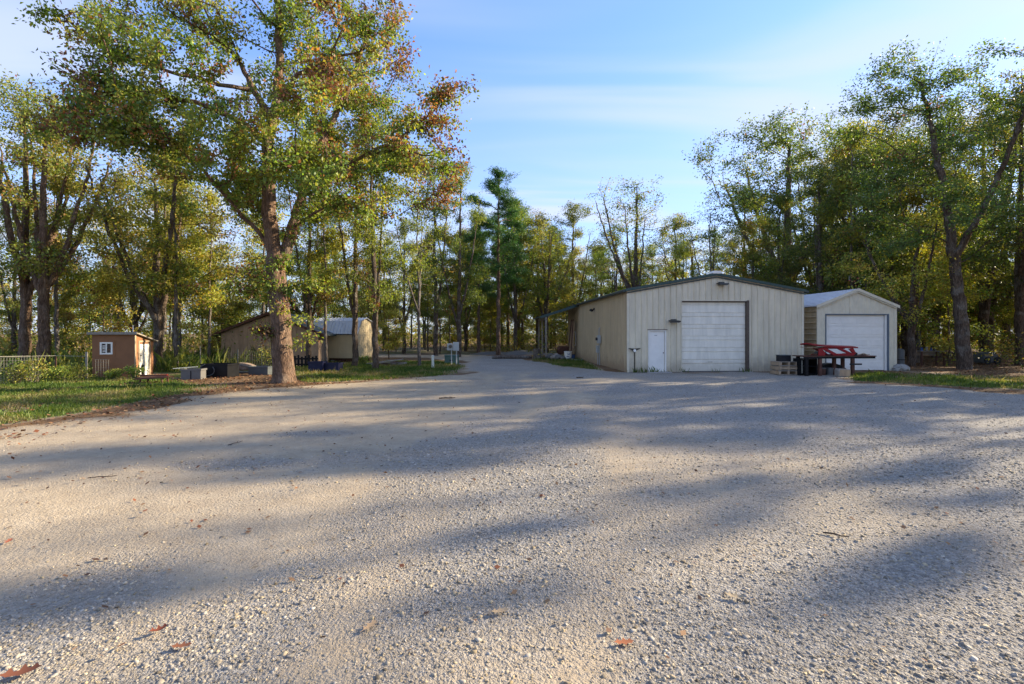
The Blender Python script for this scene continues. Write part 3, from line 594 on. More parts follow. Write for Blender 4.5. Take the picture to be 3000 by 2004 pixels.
K['sparse'] = forest_tree('forest_tree', 15, .26, 6.0, 5.2, 106, 'mix', n=480, per=12, leaders=7, blobs=22, size=.16, spread=.35, rust=.12, bf=.22)
K['bare'] = forest_tree('forest_tree', 14, .15, 6.5, 3.2, 107, 'mix', n=220, per=6, leaders=3, blobs=13, size=.15, bark='bark2', bf=.25)
K['young'] = forest_tree('forest_tree', 7.5, .07, 1.3, 2.2, 108, 'yellow', n=190, per=34, size=.16, blobs=13, rust=.04, spread=.4, br=(.6, 1.1))
K['young2'] = forest_tree('forest_tree', 10, .10, 2.2, 2.6, 109, 'green', n=220, per=36, size=.165, blobs=14, rust=.02, spread=.4, br=(.6, 1.2))
K['dark'] = forest_tree('forest_tree', 20, .30, 5.5, 4.8, 110, 'dark', n=420, per=48, size=.165, spread=.36, leaders=3, blobs=22, rust=.03)
K['lean'] = forest_tree('forest_tree', 19, .33, 7.0, 5.2, 111, 'dark', n=520, per=54, leaders=2, blobs=26, spread=.36, lean=(-2.4, .6), rust=.02, bark='bark', size=.145)
K['thick'] = forest_tree('forest_tree', 15, .29, 5.0, 4.0, 112, 'mix', n=280, per=32, leaders=5, size=.15, spread=.36, rust=.10, bark='bark3', bf=.25)
def pine():
    rs = np.random.RandomState(120); H = 18.0; B = []
    for i in range(26):
        u = i / 25; z = 7.2 + (H - 7.2) * u; e = (3.3 * max(0, math.sin(math.pi * (.22 + .72 * u))) ** .8 + .2) * rs.uniform(.35, 1.0); a = i * 2.4 + rs.rand()
        B.append((math.cos(a) * e, math.sin(a) * e, z + e * .16, .55 + .35 * (1 - u), .55 + .35 * (1 - u), .30)); 
        if i % 2: B.append((math.cos(a + 2.6) * e * .5, math.sin(a + 2.6) * e * .5, z + .1, .6, .6, .28))
    A = blob_points(B, 420, rs, .2)
    return tree_proto('pine_tree', [([(0, 0, -.2), (0, 0, .1), (.05, 0, 6), (.0, .1, 12), (.08, .05, 17.6)], .22, .04)], A, 84, .27, .22, M['needle'], M['bark3'], pal_fn('pine', rs), 121, bf=.55, tip=.014, pw=2.2, droop=-.25, slim=.2, flat=.6)
K['pine'] = pine()
PROTO_USED = set()
def plant(kind, x, y, h, rz, label, group=None, cat='tree', sxy=1.0, tilt=0.0, name=None):
    src = K[kind]
    if kind in PROTO_USED: o = copy_tree(src)
    else: o = src; PROTO_USED.add(kind)
    H0 = {'tall': 18, 'tall2': 19, 'slim': 15, 'oak': 18, 'spread': 12, 'sparse': 15, 'bare': 14, 'young': 7.5, 'young2': 10, 'dark': 20, 'lean': 19, 'pine': 18, 'thick': 15}[kind]
    s = h / H0; o.scale = (s * sxy, s * sxy, s); o.location = (x, y, gz(x, y)); o.rotation_euler = (tilt if isinstance(tilt, float) else tilt[0], 0 if isinstance(tilt, float) else tilt[1], rz)
    for k in ('group',):
        if k in o: del o[k]
    tag(o, label, cat, group)
    return o
def at_(px, Y): return wx(px, Y), Y
# trees one can point at: (kind, column, distance, height, turn, width factor, label)
NAMED = [
 ('thick', 72, 25.2, 14.6, .4, .9, 'dark upright tree, left one of the tall pair beside the wire fence'),
 ('thick', 130, 24.4, 13.8, 2.6, 1.05, 'thick-boled tree with warm lit bark just behind the wire fence'),
 ('slim', 168, 26.5, 13.5, 1.0, .9, 'slim tree leaning right from the pair behind the wire fence'),
 ('spread', 462, 27.0, 11.5, .6, 1.0, 'low-forking dark-limbed tree right behind the orange shed'),
 ('slim', 515, 26.2, 12.5, 3.3, 1.0, 'straight reddish trunk between the orange shed and the black tubs'),
 ('slim', 612, 30.0, 11.0, 5.0, .95, 'pale twin-stemmed tree left of the brown barn'),
 ('tall2', 905, 29.2, 13.8, .2, .8, 'tree with trunk against the barn just right of the big oak'),
 ('slim', 955, 28.8, 12.5, 1.9, .9, 'thin dark trunk in front of the metal-roofed tan shed'),
 ('tall', 1042, 28.6, 14.2, 3.0, .9, 'leaning dark trunk crossing the tan shed wall'),
 ('tall2', 1100, 26.9, 14.6, 4.4, .85, 'stout mottled trunk at the right end of the tan shed'),
 ('bare', 1228, 29.5, 10.5, 1.1, 1.0, 'slender pale grey trunk leaning right beside the ivory pipe'),
 ('tall', 1276, 43, 17.0, .7, 1.0, 'dark straight trunk behind the electric meter boxes'),
 ('tall2', 1345, 41, 16.0, 2.4, .9, 'grey trunk standing just right of the electric meter boxes'),
 ('pine', 1460, 44, 16.2, .3, 1.15, 'tall green pine with a bare straight trunk behind the lane'),
 ('spread', 1600, 50, 13.0, 1.4, .9, 'small leafy tree behind the green porch roof'),
 ('sparse', 1862, 47, 16.6, 2.2, 1.0, 'thinly leafed many-limbed tree above the left roof slope of the shop'),
 ('bare', 2085, 48, 15.0, .5, 1.0, 'nearly leafless forked tree above the ridge of the shop'),
 ('oak', 2305, 47, 22, .9, 1.15, 'broad dark oak rising behind the right roof slope of the shop'),
 ('tall2', 2480, 45, 19.0, 2.8, 1.1, 'leafy tree rising behind the white garage roof'),
 ('dark', 2590, 42, 20.0, 4.0, 1.0, 'dense dark tree behind the right side of the white garage'),
 ('lean', 2828, 26.8, 17.2, .15, 1.12, 'large pale leaning trunk on the grass right of the garage'),
 ('dark', 2990, 30, 17.5, 2.1, 1.0, 'dense dark tree at the right edge of the picture'),
 ('dark', 2400, 53, 20.5, 1.3, 1.2, 'dark tree filling the gap between the broad oak and the garage roof'),
 ('tall2', 2560, 46, 19.5, .8, 1.2, 'full green tree above the right slope of the garage roof'),
 ('dark', 2655, 41, 18.5, 3.7, 1.15, 'dense tree just right of and behind the white garage'),
 ('tall2', 2740, 39, 18.0, 5.3, 1.2, 'full-crowned tree behind the large leaning trunk, to its left'),
 ('dark', 2885, 37, 19.0, 2.5, 1.2, 'dense tall tree behind the large leaning trunk, to its right'),
 ('tall2', 2950, 44, 20.0, 4.4, 1.2, 'tall green tree rising behind the right edge of the woods'),
 ('tall2', 2190, 55, 18.0, 3.9, 1.1, 'green tree left of the broad oak above the shop roof'),
 ('tall2', 1680, 54, 16.0, 2.9, 1.1, 'green tree above the porch end of the shop roof'),
 ('tall', 1980, 58, 15.5, 1.9, 1.2, 'tree between the thinly leafed and the leafless tree above the shop'),
 ('slim', 2690, 33, 15.0, 5.1, 1.0, 'slim grey trunk between the garage and the large leaning tree'),
]
for kd, px, Y, h, rz, sxy, lab in NAMED:
    x, y = at_(px, Y); plant(kd, x, y, h, rz, lab, sxy=sxy, name='tree')
# the woods behind, in regions
rw = random.Random(31)
WOODS = [
 ('left', 42, -40, -16, 29, 52, ('tall', 'slim', 'young', 'young2', 'spread', 'young', 'slim'), (10, 14.5), 'forest tree in the woods behind the orange shed', 'woods on the left'),
 ('barn', 32, -17, -5, 38, 62, ('tall', 'slim', 'tall2', 'young', 'young2', 'young'), (11, 15), 'forest tree in the woods behind the brown barn', 'woods behind the barn'),
 ('lane', 34, -8, 6, 48, 72, ('tall', 'slim', 'young', 'young', 'young2', 'tall2', 'pine'), (13, 17), 'forest tree in the woods at the end of the lane', 'woods at the end of the lane'),
 ('shop', 40, 4, 24, 52, 76, ('tall', 'slim', 'sparse', 'young2', 'young', 'tall2', 'young2'), (11.5, 14.5), 'forest tree in the woods behind the metal shop', 'woods behind the shop'),
 ('garage', 62, 21.5, 56, 28.5, 58, ('tall', 'slim', 'dark', 'young', 'young', 'young2', 'spread', 'young2'), (12, 17), 'forest tree in the woods right of the white garage', 'woods right of the garage'),
]
placed = [at_(p[1], p[2]) for p in NAMED]
for key, cnt, x0, x1, y0, y1, kinds, hr, lab, grp in WOODS:
    made = 0; tries = 0
    while made < cnt and tries < 4000:
        tries += 1; x = rw.uniform(x0, x1); y = rw.uniform(y0, y1)
        if any((x - a) ** 2 + (y - b) ** 2 < 2.6 ** 2 for a, b in placed): continue
        if sdist(np.array([x]), np.array([y]), YARD)[0] > -2 or sdist(np.array([x]), np.array([y]), BLD)[0] > -2: continue
        if abs(x / y) > 1.2: continue
        k = rw.choice(kinds); h = rw.uniform(*hr) * ({'young': .42, 'young2': .58, 'spread': .75}.get(k, 1)); placed.append((x, y)); made += 1
        look = {'tall': 'tall mixed-colour', 'tall2': 'tall green-crowned', 'slim': 'slim pale-barked', 'young': 'small bushy yellow-green', 'young2': 'small green', 'spread': 'low spreading', 'dark': 'dense dark', 'pine': 'green pine', 'sparse': 'thinly leafed', 'bare': 'nearly leafless', 'thick': 'thick'}[k]
        lab2 = look + ' ' + lab.replace('forest tree in', 'tree near the edge of' if y < (y0 + y1) / 2 else 'tree deep in')
        plant(k, x, y, h, rw.uniform(0, 6.28), lab2, grp, sxy=rw.uniform(.85, 1.15))
# trees along the right-hand side of the yard; their shade falls across the gravel
SIDE = [('slim', 26, 20.5, 16.5, .9), ('sparse', 31, 23.5, 18.5, 1), ('tall', 33.5, 22.6, 18, .9), ('slim', 29, 19.2, 16, .6), ('slim', 30, 26.8, 16, .7), ('tall', 35, 27, 18, .8), ('slim', 28, 15.7, 16.5, .42), ('slim', 29.5, 14.5, 17, .36), ('bare', 32, 18.7, 18, .8), ('bare', 30, 12.8, 16, .8), ('slim', 27, 10.4, 15, .4), ('sparse', 34, 8.5, 16, .7), ('young2', 27.5, 19.8, 8.5, 1), ('bare', 27.5, 6.5, 15, 1), ('slim', 28.5, 3.0, 14, .6), ('slim', 38, 29.5, 18, .9)]
for i, (k, x, y, h, sx_) in enumerate(SIDE):
    plant(k, x, y, h, i * 1.7, 'tree in the row along the right side of the yard, outside the view', 'trees along the right side of the yard', sxy=sx_)

# far woodland that reads as one mass, and the brush under the trees
def mass(name, pts, per, spread, size, pal, seed, label, cat, mat='leaf', droop=.2, rust=.06):
    rs = np.random.RandomState(seed); V, Fq, C = leaves(pts, per, spread, size, rs, pal_fn(pal, rs, rust), droop)
    o = bpy.data.objects.new(name, np_mesh(name, V, Fq, M[mat], C)); COL.objects.link(o); return tag(o, label, cat, kind='stuff')
rs = np.random.RandomState(55)
n = 3600; a = rs.uniform(-1.15, 1.15, n); rr = rs.uniform(72, 100, n); x = rr * np.sin(a); y = rr * np.cos(a); z = rs.rand(n) ** 1.7 * 13 * (.6 + .4 * vnoise(x, y, 9, 61)) + .4
mass('far_woodland', np.stack([x, y, z], 1), 26, 1.0, .38, 'mix', 56, 'far yellow-green woodland seen between the trunks', 'woodland')
n = 3000; x = rs.uniform(-42, 52, n); y = rs.uniform(26, 66, n)
sd_ = sdist(x, y, YARD); sb = sdist(x, y, BLD); ok = (sd_ < -1.2) & (sb < -1) & (vnoise(x, y, 4, 62) > .42) & ~((x > -17) & (x < 0) & (y < 38)) & ~((x > 14) & (x < 24) & (y < 30)); x, y = x[ok], y[ok]
z = rs.rand(len(x)) ** 1.5 * 1.8 + .25 + gh(x, y)
mass('underbrush', np.stack([x, y, z], 1), 40, .42, .15, 'yellow', 57, 'low yellow-green brush on the floor of the woods', 'underbrush')

# ------------------------------------------------------------------ sheet-metal wall panels
def rib_panel(x0, x1, zt, zb, pitch=.305, rib=.05, off=0.0, gaps=(), along='x'):
    """closed ribbed sheet from x0 to x1; zt(x) top, zb bottom, gaps: (xa, xb, ztop) openings. Faces -y"""
    prof = {x0: 0, x1: 0}; k = math.floor((x0 - off) / pitch)
    while k * pitch + off < x1 + pitch:
        c = k * pitch + off
        for dx, d in ((-.034, 0), (-.016, rib), (.016, rib), (.034, 0)):
            if x0 < c + dx < x1: prof[c + dx] = d
        k += 1
    xs = sorted(prof)
    for a, b, t in gaps:
        for e in (a, b):
            if x0 < e < x1 and e not in prof: prof[e] = float(np.interp(e, xs, [prof[q] for q in xs]))
    xs = sorted(prof); mb = MB(); th = .006
    runs = []; cur = None
    for a, b in zip(xs[:-1], xs[1:]):
        m = (a + b) / 2; bot = zb
        for ga, gb, gt in gaps:
            if ga <= m <= gb: bot = max(bot, gt)
        if bot >= zt(m) - .02: cur = None; continue
        if cur and cur[0] == bot: cur[1].append(b)
        else: cur = [bot, [a, b]]; runs.append(cur)
    for bot, xx in runs:
        v = []; n = len(xx)
        for q in xx: v += [(q, -prof[q] - th, bot), (q, -prof[q] - th, zt(q)), (q, -prof[q], zt(q)), (q, -prof[q], bot)]
        f = []
        for i in range(n - 1):
            a, b = i * 4, i * 4 + 4
            f += [(a, b, b+1, a+1), (a+1, b+1, b+2, a+2), (a+3, a, b, b+3)]
        f += [(0, 1, 2, 3), ((n-1)*4, (n-1)*4+3, (n-1)*4+2, (n-1)*4+1)]
        mb._add(v, f)
    return mb
RZ = R(3.5)

# ------------------------------------------------------------------ the metal shop
def build_shop():
    W_, D1, D2, EV, RG = 9.25, 12.4, 17.2, 4.2, 5.02
    t = empty('metal_shop', (5.85, 25.1, 0), RZ, 'large stone-coloured ribbed metal shop building with roll-up door and green roof trim', 'building')
    top = lambda x: EV + (RG - EV) * (1 - abs(x - W_ / 2) / (W_ / 2)) - .03
    core = MB(); out = [(.02, -.15), (W_ - .02, -.15), (W_ - .02, EV - .06), (W_ / 2, RG - .06), (.02, EV - .06)]
    # shell: two thin side walls, back wall and a front wall with openings
    DX0, DX1, DT = 1.07, 2.0, 2.14; GX0, GX1, GT = 2.78, 6.36, 3.67
    def fpoly(a, b, z0): core.prism([(a, z0), (b, z0), (b, top(b) - .04)] + ([(W_ / 2, top(W_ / 2) - .04)] if a < W_ / 2 < b else []) + [(a, top(a) - .04)], 'y', .012, .10)
    fpoly(.02, DX0, -.1); fpoly(DX0, DX1, DT); fpoly(DX1, GX0, -.1); fpoly(GX0, GX1, GT); fpoly(GX1, W_ - .02, -.1)
    core.box(.02, .10, .101, D2, -.1, EV - .07); core.box(W_ - .10, W_ - .02, .101, D2, -.1, EV - .07); core.box(.101, W_ - .101, D2 - .1, D2 - .002, -.1, EV - .07)
    wall = core.build('wall', M['wall'], t)
    gaps = [(DX0, DX1, DT), (GX0, GX1, GT)]
    pw = W_ / 10
    for i in range(10):
        a, b = i * pw + .002, (i + 1) * pw - .002
        if a > GX0 and b < GX1: mb = rib_panel(a, b, lambda x: top(x), GT, off=.12)
        else: mb = rib_panel(a, b, lambda x: top(x), .0, off=.12, gaps=gaps)
        mb.build('wall_panel', M['wall'], wall)
    # left side: panels run along the depth
    for i in range(19):
        d0 = i * D2 / 19; d1 = (i + 1) * D2 / 19
        o = rib_panel(d0 + .002, d1 - .002, lambda x: EV - .06, .0, rib=.02, off=.1).build('wall_panel', M['side'], wall); o.rotation_euler = (0, 0, R(-90)); o.location = (-.004, D2, 0)
    # corner trims
    for x in (0, W_):
        s = -1 if x == 0 else 1
        MB().box(min(x + s*.03, x - s*.09), max(x + s*.03, x - s*.09), -.048, .03, -.02, EV - .03).build('corner_trim', M['trim'], t, bevel=.004)
    # base slab
    MB().box(-.06, W_ + .06, -.07, D2 + .05, -.3, -.004).build('slab', M['concrete'], t)
    MB().prism([(.9, -.02), (2.15, -.02), (2.1, .035), (.95, .03)], 'y', -.55, -.075).build('door_step', M['concrete'], t, bevel=.01)
    MB().box(2.7, 6.45, -.22, -.072, -.05, .012).build('door_sill', M['concrete'], t)
    # roof
    rf = None; ov = .12
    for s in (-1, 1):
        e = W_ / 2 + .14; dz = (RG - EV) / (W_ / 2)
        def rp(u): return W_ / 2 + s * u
        pts = [(rp(0), RG + .02), (rp(e), RG - e * dz + .02), (rp(e), RG - e * dz - .03), (rp(0), RG - .03)]
        r = MB().prism(pts, 'y', -ov, D2 + .15).build('roof', M['green'], t)
        ribs = 10
        for i in range(int(D2 / .91)):
            y = .2 + i * .91; MB().prism([(rp(.08), RG + .045 - .08*dz), (rp(e - .01), RG - e * dz + .047), (rp(e - .01), RG - e * dz + .018), (rp(.08), RG + .017 - .08*dz)], 'y', y - .02, y + .02).build('roof_rib', M['green'], r)
        # rake trim on the gable
        MB().prism([(rp(.0), RG + .05), (rp(e), RG - e * dz + .05), (rp(e), RG - e * dz - .09), (rp(0), RG - .09)], 'y', -ov - .03, -ov + .005).build('rake_trim', M['green'], t)
        MB().prism([(rp(.0), RG - .135), (rp(e - .1), RG - (e - .1) * dz - .135), (rp(e - .1), RG - (e - .1) * dz - .20), (rp(0), RG - .20)], 'y', -ov + .03, -.045).build('rake_shadow_strip', M['dgreen'], t)  # dark strip that draws in the shadow under the rake trim
    MB().box(-.27, -.13, -ov, D1 - .02, EV - .15, EV - .02).build('gutter', M['dgreen'], t, bevel=.02)
    MB().box(W_ + .13, W_ + .27, -ov, D2, EV - .15, EV - .02).build('gutter', M['dgreen'], t, bevel=.02)
    MB().prism([(W_/2 - .24, RG + .0), (W_/2 + .24, RG + .0), (W_/2 + .24, RG + .05), (W_/2 + .16, RG + .14), (W_/2 - .18, RG + .14), (W_/2 - .24, RG + .05)], 'y', -ov - .07, .35).build('ridge_cap', M['white'], t)
    # walk-in door
    d = MB().box(DX0 + .07, DX1 - .07, .035, .075, .04, DT - .07).build('door', M['white'], t, bevel=.004)
    fr = MB(); fr.box(DX0, DX0 + .06, -.045, .09, 0, DT); fr.box(DX1 - .06, DX1, -.045, .09, 0, DT); fr.box(DX0 + .061, DX1 - .061, -.045, .09, DT - .06, DT); fr.box(DX0 + .061, DX1 - .061, -.02, .09, 0, .035)
    fr.build('door_frame', M['white'], d)
    MB().box(DX0 - .05, DX1 + .05, -.075, -.048, DT, DT + .035).build('drip_cap', M['jamb'], d)
    MB().tube([(DX1 - .14, .03, .98), (DX1 - .14, -.005, .98), (DX1 - .14, -.03, .98)], [.018, .016, .03], 10).build('door_knob', M['lamp'], d)
    MB().box(DX0 + .34, DX0 + .48, .028, .0348, 1.86, 1.88).build('number_plate', M['grey'], d)
    # roll-up door, six sections
    g = MB(); g.box(GX0 - .0, GX0 + .03, -.04, .2, 0, GT); g.box(GX0 + .031, GX1 - .131, -.04, .2, GT - .04, GT)
    g = g.build('door_frame', M['trim'], t)
    MB().box(GX1 - .13, GX1, -.042, .2, .0, GT).build('door_jamb', M['jamb'], t)
    MB().box(GX0 + .031, GX1 - .131, .02, .1, GT - .10, GT - .041).build('door_header', M['jamb'], t)
    dr = MB().box(GX0 + .031, GX1 - .131, .16, .18, 0.02, GT - .04).build('roll_up_door', M['cream'], t)
    n = 6; hh = (GT - .06) / n
    for i in range(n):
        z = .03 + i * hh; mb = MB(); a, b = GX0 + .035, GX1 - .135
        mb.prism([(.159, z), (.125, z + .006), (.125, z + hh * .60), (.155, z + hh * .61), (.155, z + hh * .655), (.122, z + hh * .68), (.122, z + hh - .018), (.156, z + hh - .016), (.156, z + hh - .003), (.159, z + hh - .002)], 'x', a, b)
        mb.build('door_section', M['cream'], dr)
    MB().box(GX0 + .04, GX1 - .14, .11, .15, .0, .03).build('bottom_seal', M['black'], dr)
    MB().tube([((GX0 + GX1) / 2 - .3, .119, .5), ((GX0 + GX1) / 2 - .3, .09, .5), ((GX0 + GX1) / 2 - .1, .09, .5), ((GX0 + GX1) / 2 - .1, .119, .5)], .008, 6).build('lift_handle', M['dark'], dr)
    # lamps on the gable
    def lamp(x, z, lab):
        l = empty('wall_lamp', label=lab, cat='lamp', group='lamps on the shop front'); Mx = Matrix.Rotation(RZ, 4, 'Z'); l.location = Vector((5.85, 25.1, 0)) + Mx @ Vector((x, -.04, z)); l.rotation_euler = (0, 0, RZ)
        MB().prism([(0, .02), (0, .14), (-.10, .14), (-.12, .02)], 'x', -.14, .14).build('bracket', M['lamp'], l, bevel=.005)
        MB().prism([(-.02, .03), (-.38, -.02), (-.40, .015), (-.34, .06), (-.02, .09)], 'x', -.25, .25).build('hood', M['lamp'], l, bevel=.012)
        MB().box(-.2, .2, -.34, -.06, -.045, .0).build('lens', M['glass'], l)
    lamp(2.36, 2.55, 'dark wall lamp between the white door and the roll-up door'); lamp(4.86, 4.46, 'dark wall lamp high in the gable above the roll-up door')
    # porch roof along the back part of the left wall
    pr = MB().prism([(-.02, 4.16), (-2.95, 3.22), (-2.95, 3.15), (-.02, 4.09)], 'y', D1, D2 + .2).build('porch_roof', M['green'], t)
    for i in range(6):
        y = D1 + .3 + i * .85; MB().prism([(-.03, 4.19), (-2.94, 3.25), (-2.94, 3.21), (-.03, 4.15)], 'y', y, y + .04).build('roof_rib', M['green'], pr)
    MB().prism([(-.02, 4.18), (-2.98, 3.235), (-2.98, 3.06), (-.02, 4.0)], 'y', D1 - .03, D1 - .002).build('porch_fascia', M['green'], pr)
    MB().box(-2.6, -2.45, D1 + .02, D2, 3.0, 3.18).build('porch_beam', M['grey_wood'], t)
    for y in (D1 + .1, D1 + 2.4, D2 - .1): MB().box(-2.58, -2.46, y - .06, y + .06, -.1, 3.0).build('porch_post', M['grey_wood'], t, bevel=.008)
    wn = MB().box(-.075, -.03, D1 + 1.2, D1 + 2.0, 1.0, 2.1).build('window_frame', M['white'], t); MB().box(-.082, -.0755, D1 + 1.26, D1 + 1.94, 1.06, 2.04).build('pane', M['glass'], wn)
    # meter and pipes on the left wall
    y0 = 5.6
    r = MB().tube([(-.08, y0, -.05), (-.08, y0, 1.75)], .03, 8).build('conduit', M['meter'], t); MB().tube([(-.08, y0 + .45, -.05), (-.08, y0 + .45, 1.1)], .025, 8).build('conduit', M['meter'], t)
    MB().box(-.22, -.035, y0 - .22, y0 + .16, 1.35, 1.85).build('meter_box', M['meter'], t, bevel=.02); MB().tube([(-.23, y0 - .02, 1.62), (-.33, y0 - .02, 1.62)], [.1, .09], 12).build('meter_dial', M['glass'], t)
    MB().box(-.18, -.035, y0 + .3, y0 + .6, .75, 1.2).build('breaker_box', M['meter'], t, bevel=.015)
    MB().tube([(-.12, y0 - .05, 1.85), (-.12, y0 - .05, 2.25), (-.05, y0 - .05, 2.32)], .03, 8).build('weatherhead', M['meter'], t)
    # floodlight high on the left wall
    Mx = Matrix.Rotation(RZ, 4, 'Z')
    fl = empty('flood_light', Vector((5.85, 25.1, 0)) + Mx @ Vector((-.04, 7.2, 3.55)), RZ, 'small black floodlight high on the left wall of the shop', 'lamp')
    MB().box(-.06, 0, -.07, .07, -.07, .07).build('mount', M['dark'], fl); MB().cbox((-.2, -.12, -.08), (.16, .16, .12), (0, .5, .3)).build('head', M['dark'], fl); MB().cbox((-.2, .14, -.08), (.16, .16, .12), (0, .5, -.3)).build('head', M['dark'], fl)
    # hydrant / hose bracket at the front left corner
    hb = empty('hose_bracket', Vector((5.85, 25.1, 0)) + Mx @ Vector((.33, -.12, 0)), RZ, 'black pipe stand with spread hose bracket at the front left corner of the shop', 'pipe stand')
    MB().tube([(0, 0, -.05), (0, 0, 1.05)], .022, 8).build('pipe', M['black'], hb); MB().prism([(-.3, 1.2), (-.12, 1.12), (-.06, 1.02), (.06, 1.02), (.12, 1.12), (.3, 1.2), (.3, 1.23), (0, 1.2), (-.3, 1.23)], 'y', -.03, .03).build('bracket', M['lamp'], hb)
    MB().tube([(0, -.03, 1.1), (0, -.07, 1.1)], .075, 14).build('hub', M['white'], hb)
    return t
build_shop()
SH = lambda x, y, z=0: Vector((5.85, 25.1, 0)) + Matrix.Rotation(RZ, 4, 'Z') @ Vector((x, y, z))

# ------------------------------------------------------------------ the small garage
def build_garage():
    W_, D, EV, RG = 4.3, 9.0, 3.45, 4.3
    t = empty('garage', (16.1, 26.05, 0), RZ, 'small beige metal garage with white overhead door and pale gabled roof', 'building')
    top = lambda x: EV + (RG - EV) * (1 - abs(x - W_ / 2) / (W_ / 2)) - .02
    A, B, T = .40, 3.92, 3.0
    c = MB()
    def fp(a, b, z0): c.prism([(a, z0), (b, z0), (b, top(b) - .05)] + ([(W_ / 2, top(W_ / 2) - .05)] if a < W_ / 2 < b else []) + [(a, top(a) - .05)], 'y', .012, .09)
    fp(.02, A, -.1); fp(A, B, T); fp(B, W_ - .02, -.1)
    c.box(.02, .09, .091, D, -.1, EV - .08); c.box(W_ - .09, W_ - .02, .091, D, -.1, EV - .08); c.box(.091, W_ - .091, D - .09, D - .002, -.1, EV - .08)
    wall = c.build('wall', M['trim'], t)
    n = 5
    for i in range(n):
        a, b = i * W_ / n + .002, (i + 1) * W_ / n - .002
        mb = rib_panel(a, b, top, 0 if (a < A or b > B) else T, pitch=.23, rib=.014, off=.1, gaps=[(A, B, T)]); mb.build('wall_panel', M['trim'], wall)
    # horizontal siding on the side walls
    for k in range(11):
        z = .02 + k * .305
        for x, s in ((0, -1), (W_, 1)):
            MB().prism([(x, z), (x, z + .295), (x + s * .012, z + .295), (x + s * .012, z + .12), (x + s * .05, z + .095), (x + s * .05, z + .06), (x + s * .012, z + .035), (x + s * .012, z)], 'y', .05, D).build('siding_panel', M['side'], wall)
    for x in (0, W_):
        s = -1 if x == 0 else 1
        MB().box(min(x + s*.055, x - s*.10), max(x + s*.055, x - s*.10), -.03, .045, 0, EV - .02).build('corner_trim', M['trim'], t, bevel=.004)
    MB().box(-.1, W_ + .1, -.12, D, -.3, -.004).build('slab', M['concrete'], t)
    for s in (-1, 1):
        e = W_ / 2 + .12; dz = (RG - EV) / (W_ / 2); rp = lambda u: W_ / 2 + s * u
        r = MB().prism([(rp(0), RG + .03), (rp(e), RG - e * dz + .03), (rp(e), RG - e * dz - .02), (rp(0), RG - .02)], 'y', -.1, D + .1).build('roof', M['wroof'], t)
        for i in range(9):
            zr = .22 + i * .24; MB().box(-.02, .02, -.09, D + .05, 0, .03).build('roof_rib', M['wroof'], r).matrix_local = Matrix.Translation((rp(zr), 0, RG + .028 - zr * dz)) @ Matrix.Rotation(s * math.atan(dz), 4, 'Y')
        MB().prism([(rp(0), RG + .05), (rp(e + .02), RG - (e + .02) * dz + .05), (rp(e + .02), RG - (e + .02) * dz - .10), (rp(0), RG - .10)], 'y', -.13, -.101).build('rake_trim', M['trim'], t)
        MB().prism([(rp(.0), RG - .12), (rp(e - .12), RG - (e - .12) * dz - .12), (rp(e - .12), RG - (e - .12) * dz - .17), (rp(0), RG - .17)], 'y', -.1, -.03).build('rake_moulding', M['trim'], t)
    fr = MB(); fr.box(A, A + .045, -.03, .2, 0, T); fr.box(B - .09, B, -.031, .2, 0, T); fr.box(A + .046, B - .091, -.03, .2, T - .05, T); fr.build('door_jamb', M['bluejamb'], t)
    ds = MB().box(B - .17, B - .091, .02, .10, 0, T - .051).build('door_stop', M['white'], t)
    d = MB().box(A + .046, B - .171, .15, .17, .01, T - .05).build('overhead_door', M['white'], t)
    ns = 5; hh = (T - .08) / ns; a, b = A + .05, B - .175
    for i in range(ns):
        z = .02 + i * hh
        s_ = MB().box(a, b, .115, .149, z, z + hh - .012).build('door_section', M['white'], d, bevel=.004)
        nw = 4; pwid = (b - a) / nw
        for q in range(nw):
            x0 = a + q * pwid + .10; x1 = a + (q + 1) * pwid - .10
            mb = MB(); mb.prism([(x0, z + .13), (x1, z + .13), (x1, z + hh - .14), (x0, z + hh - .14)], 'y', .104, .114); mb.build('raised_panel', M['white'], s_, bevel=.006)
    return t
build_garage()

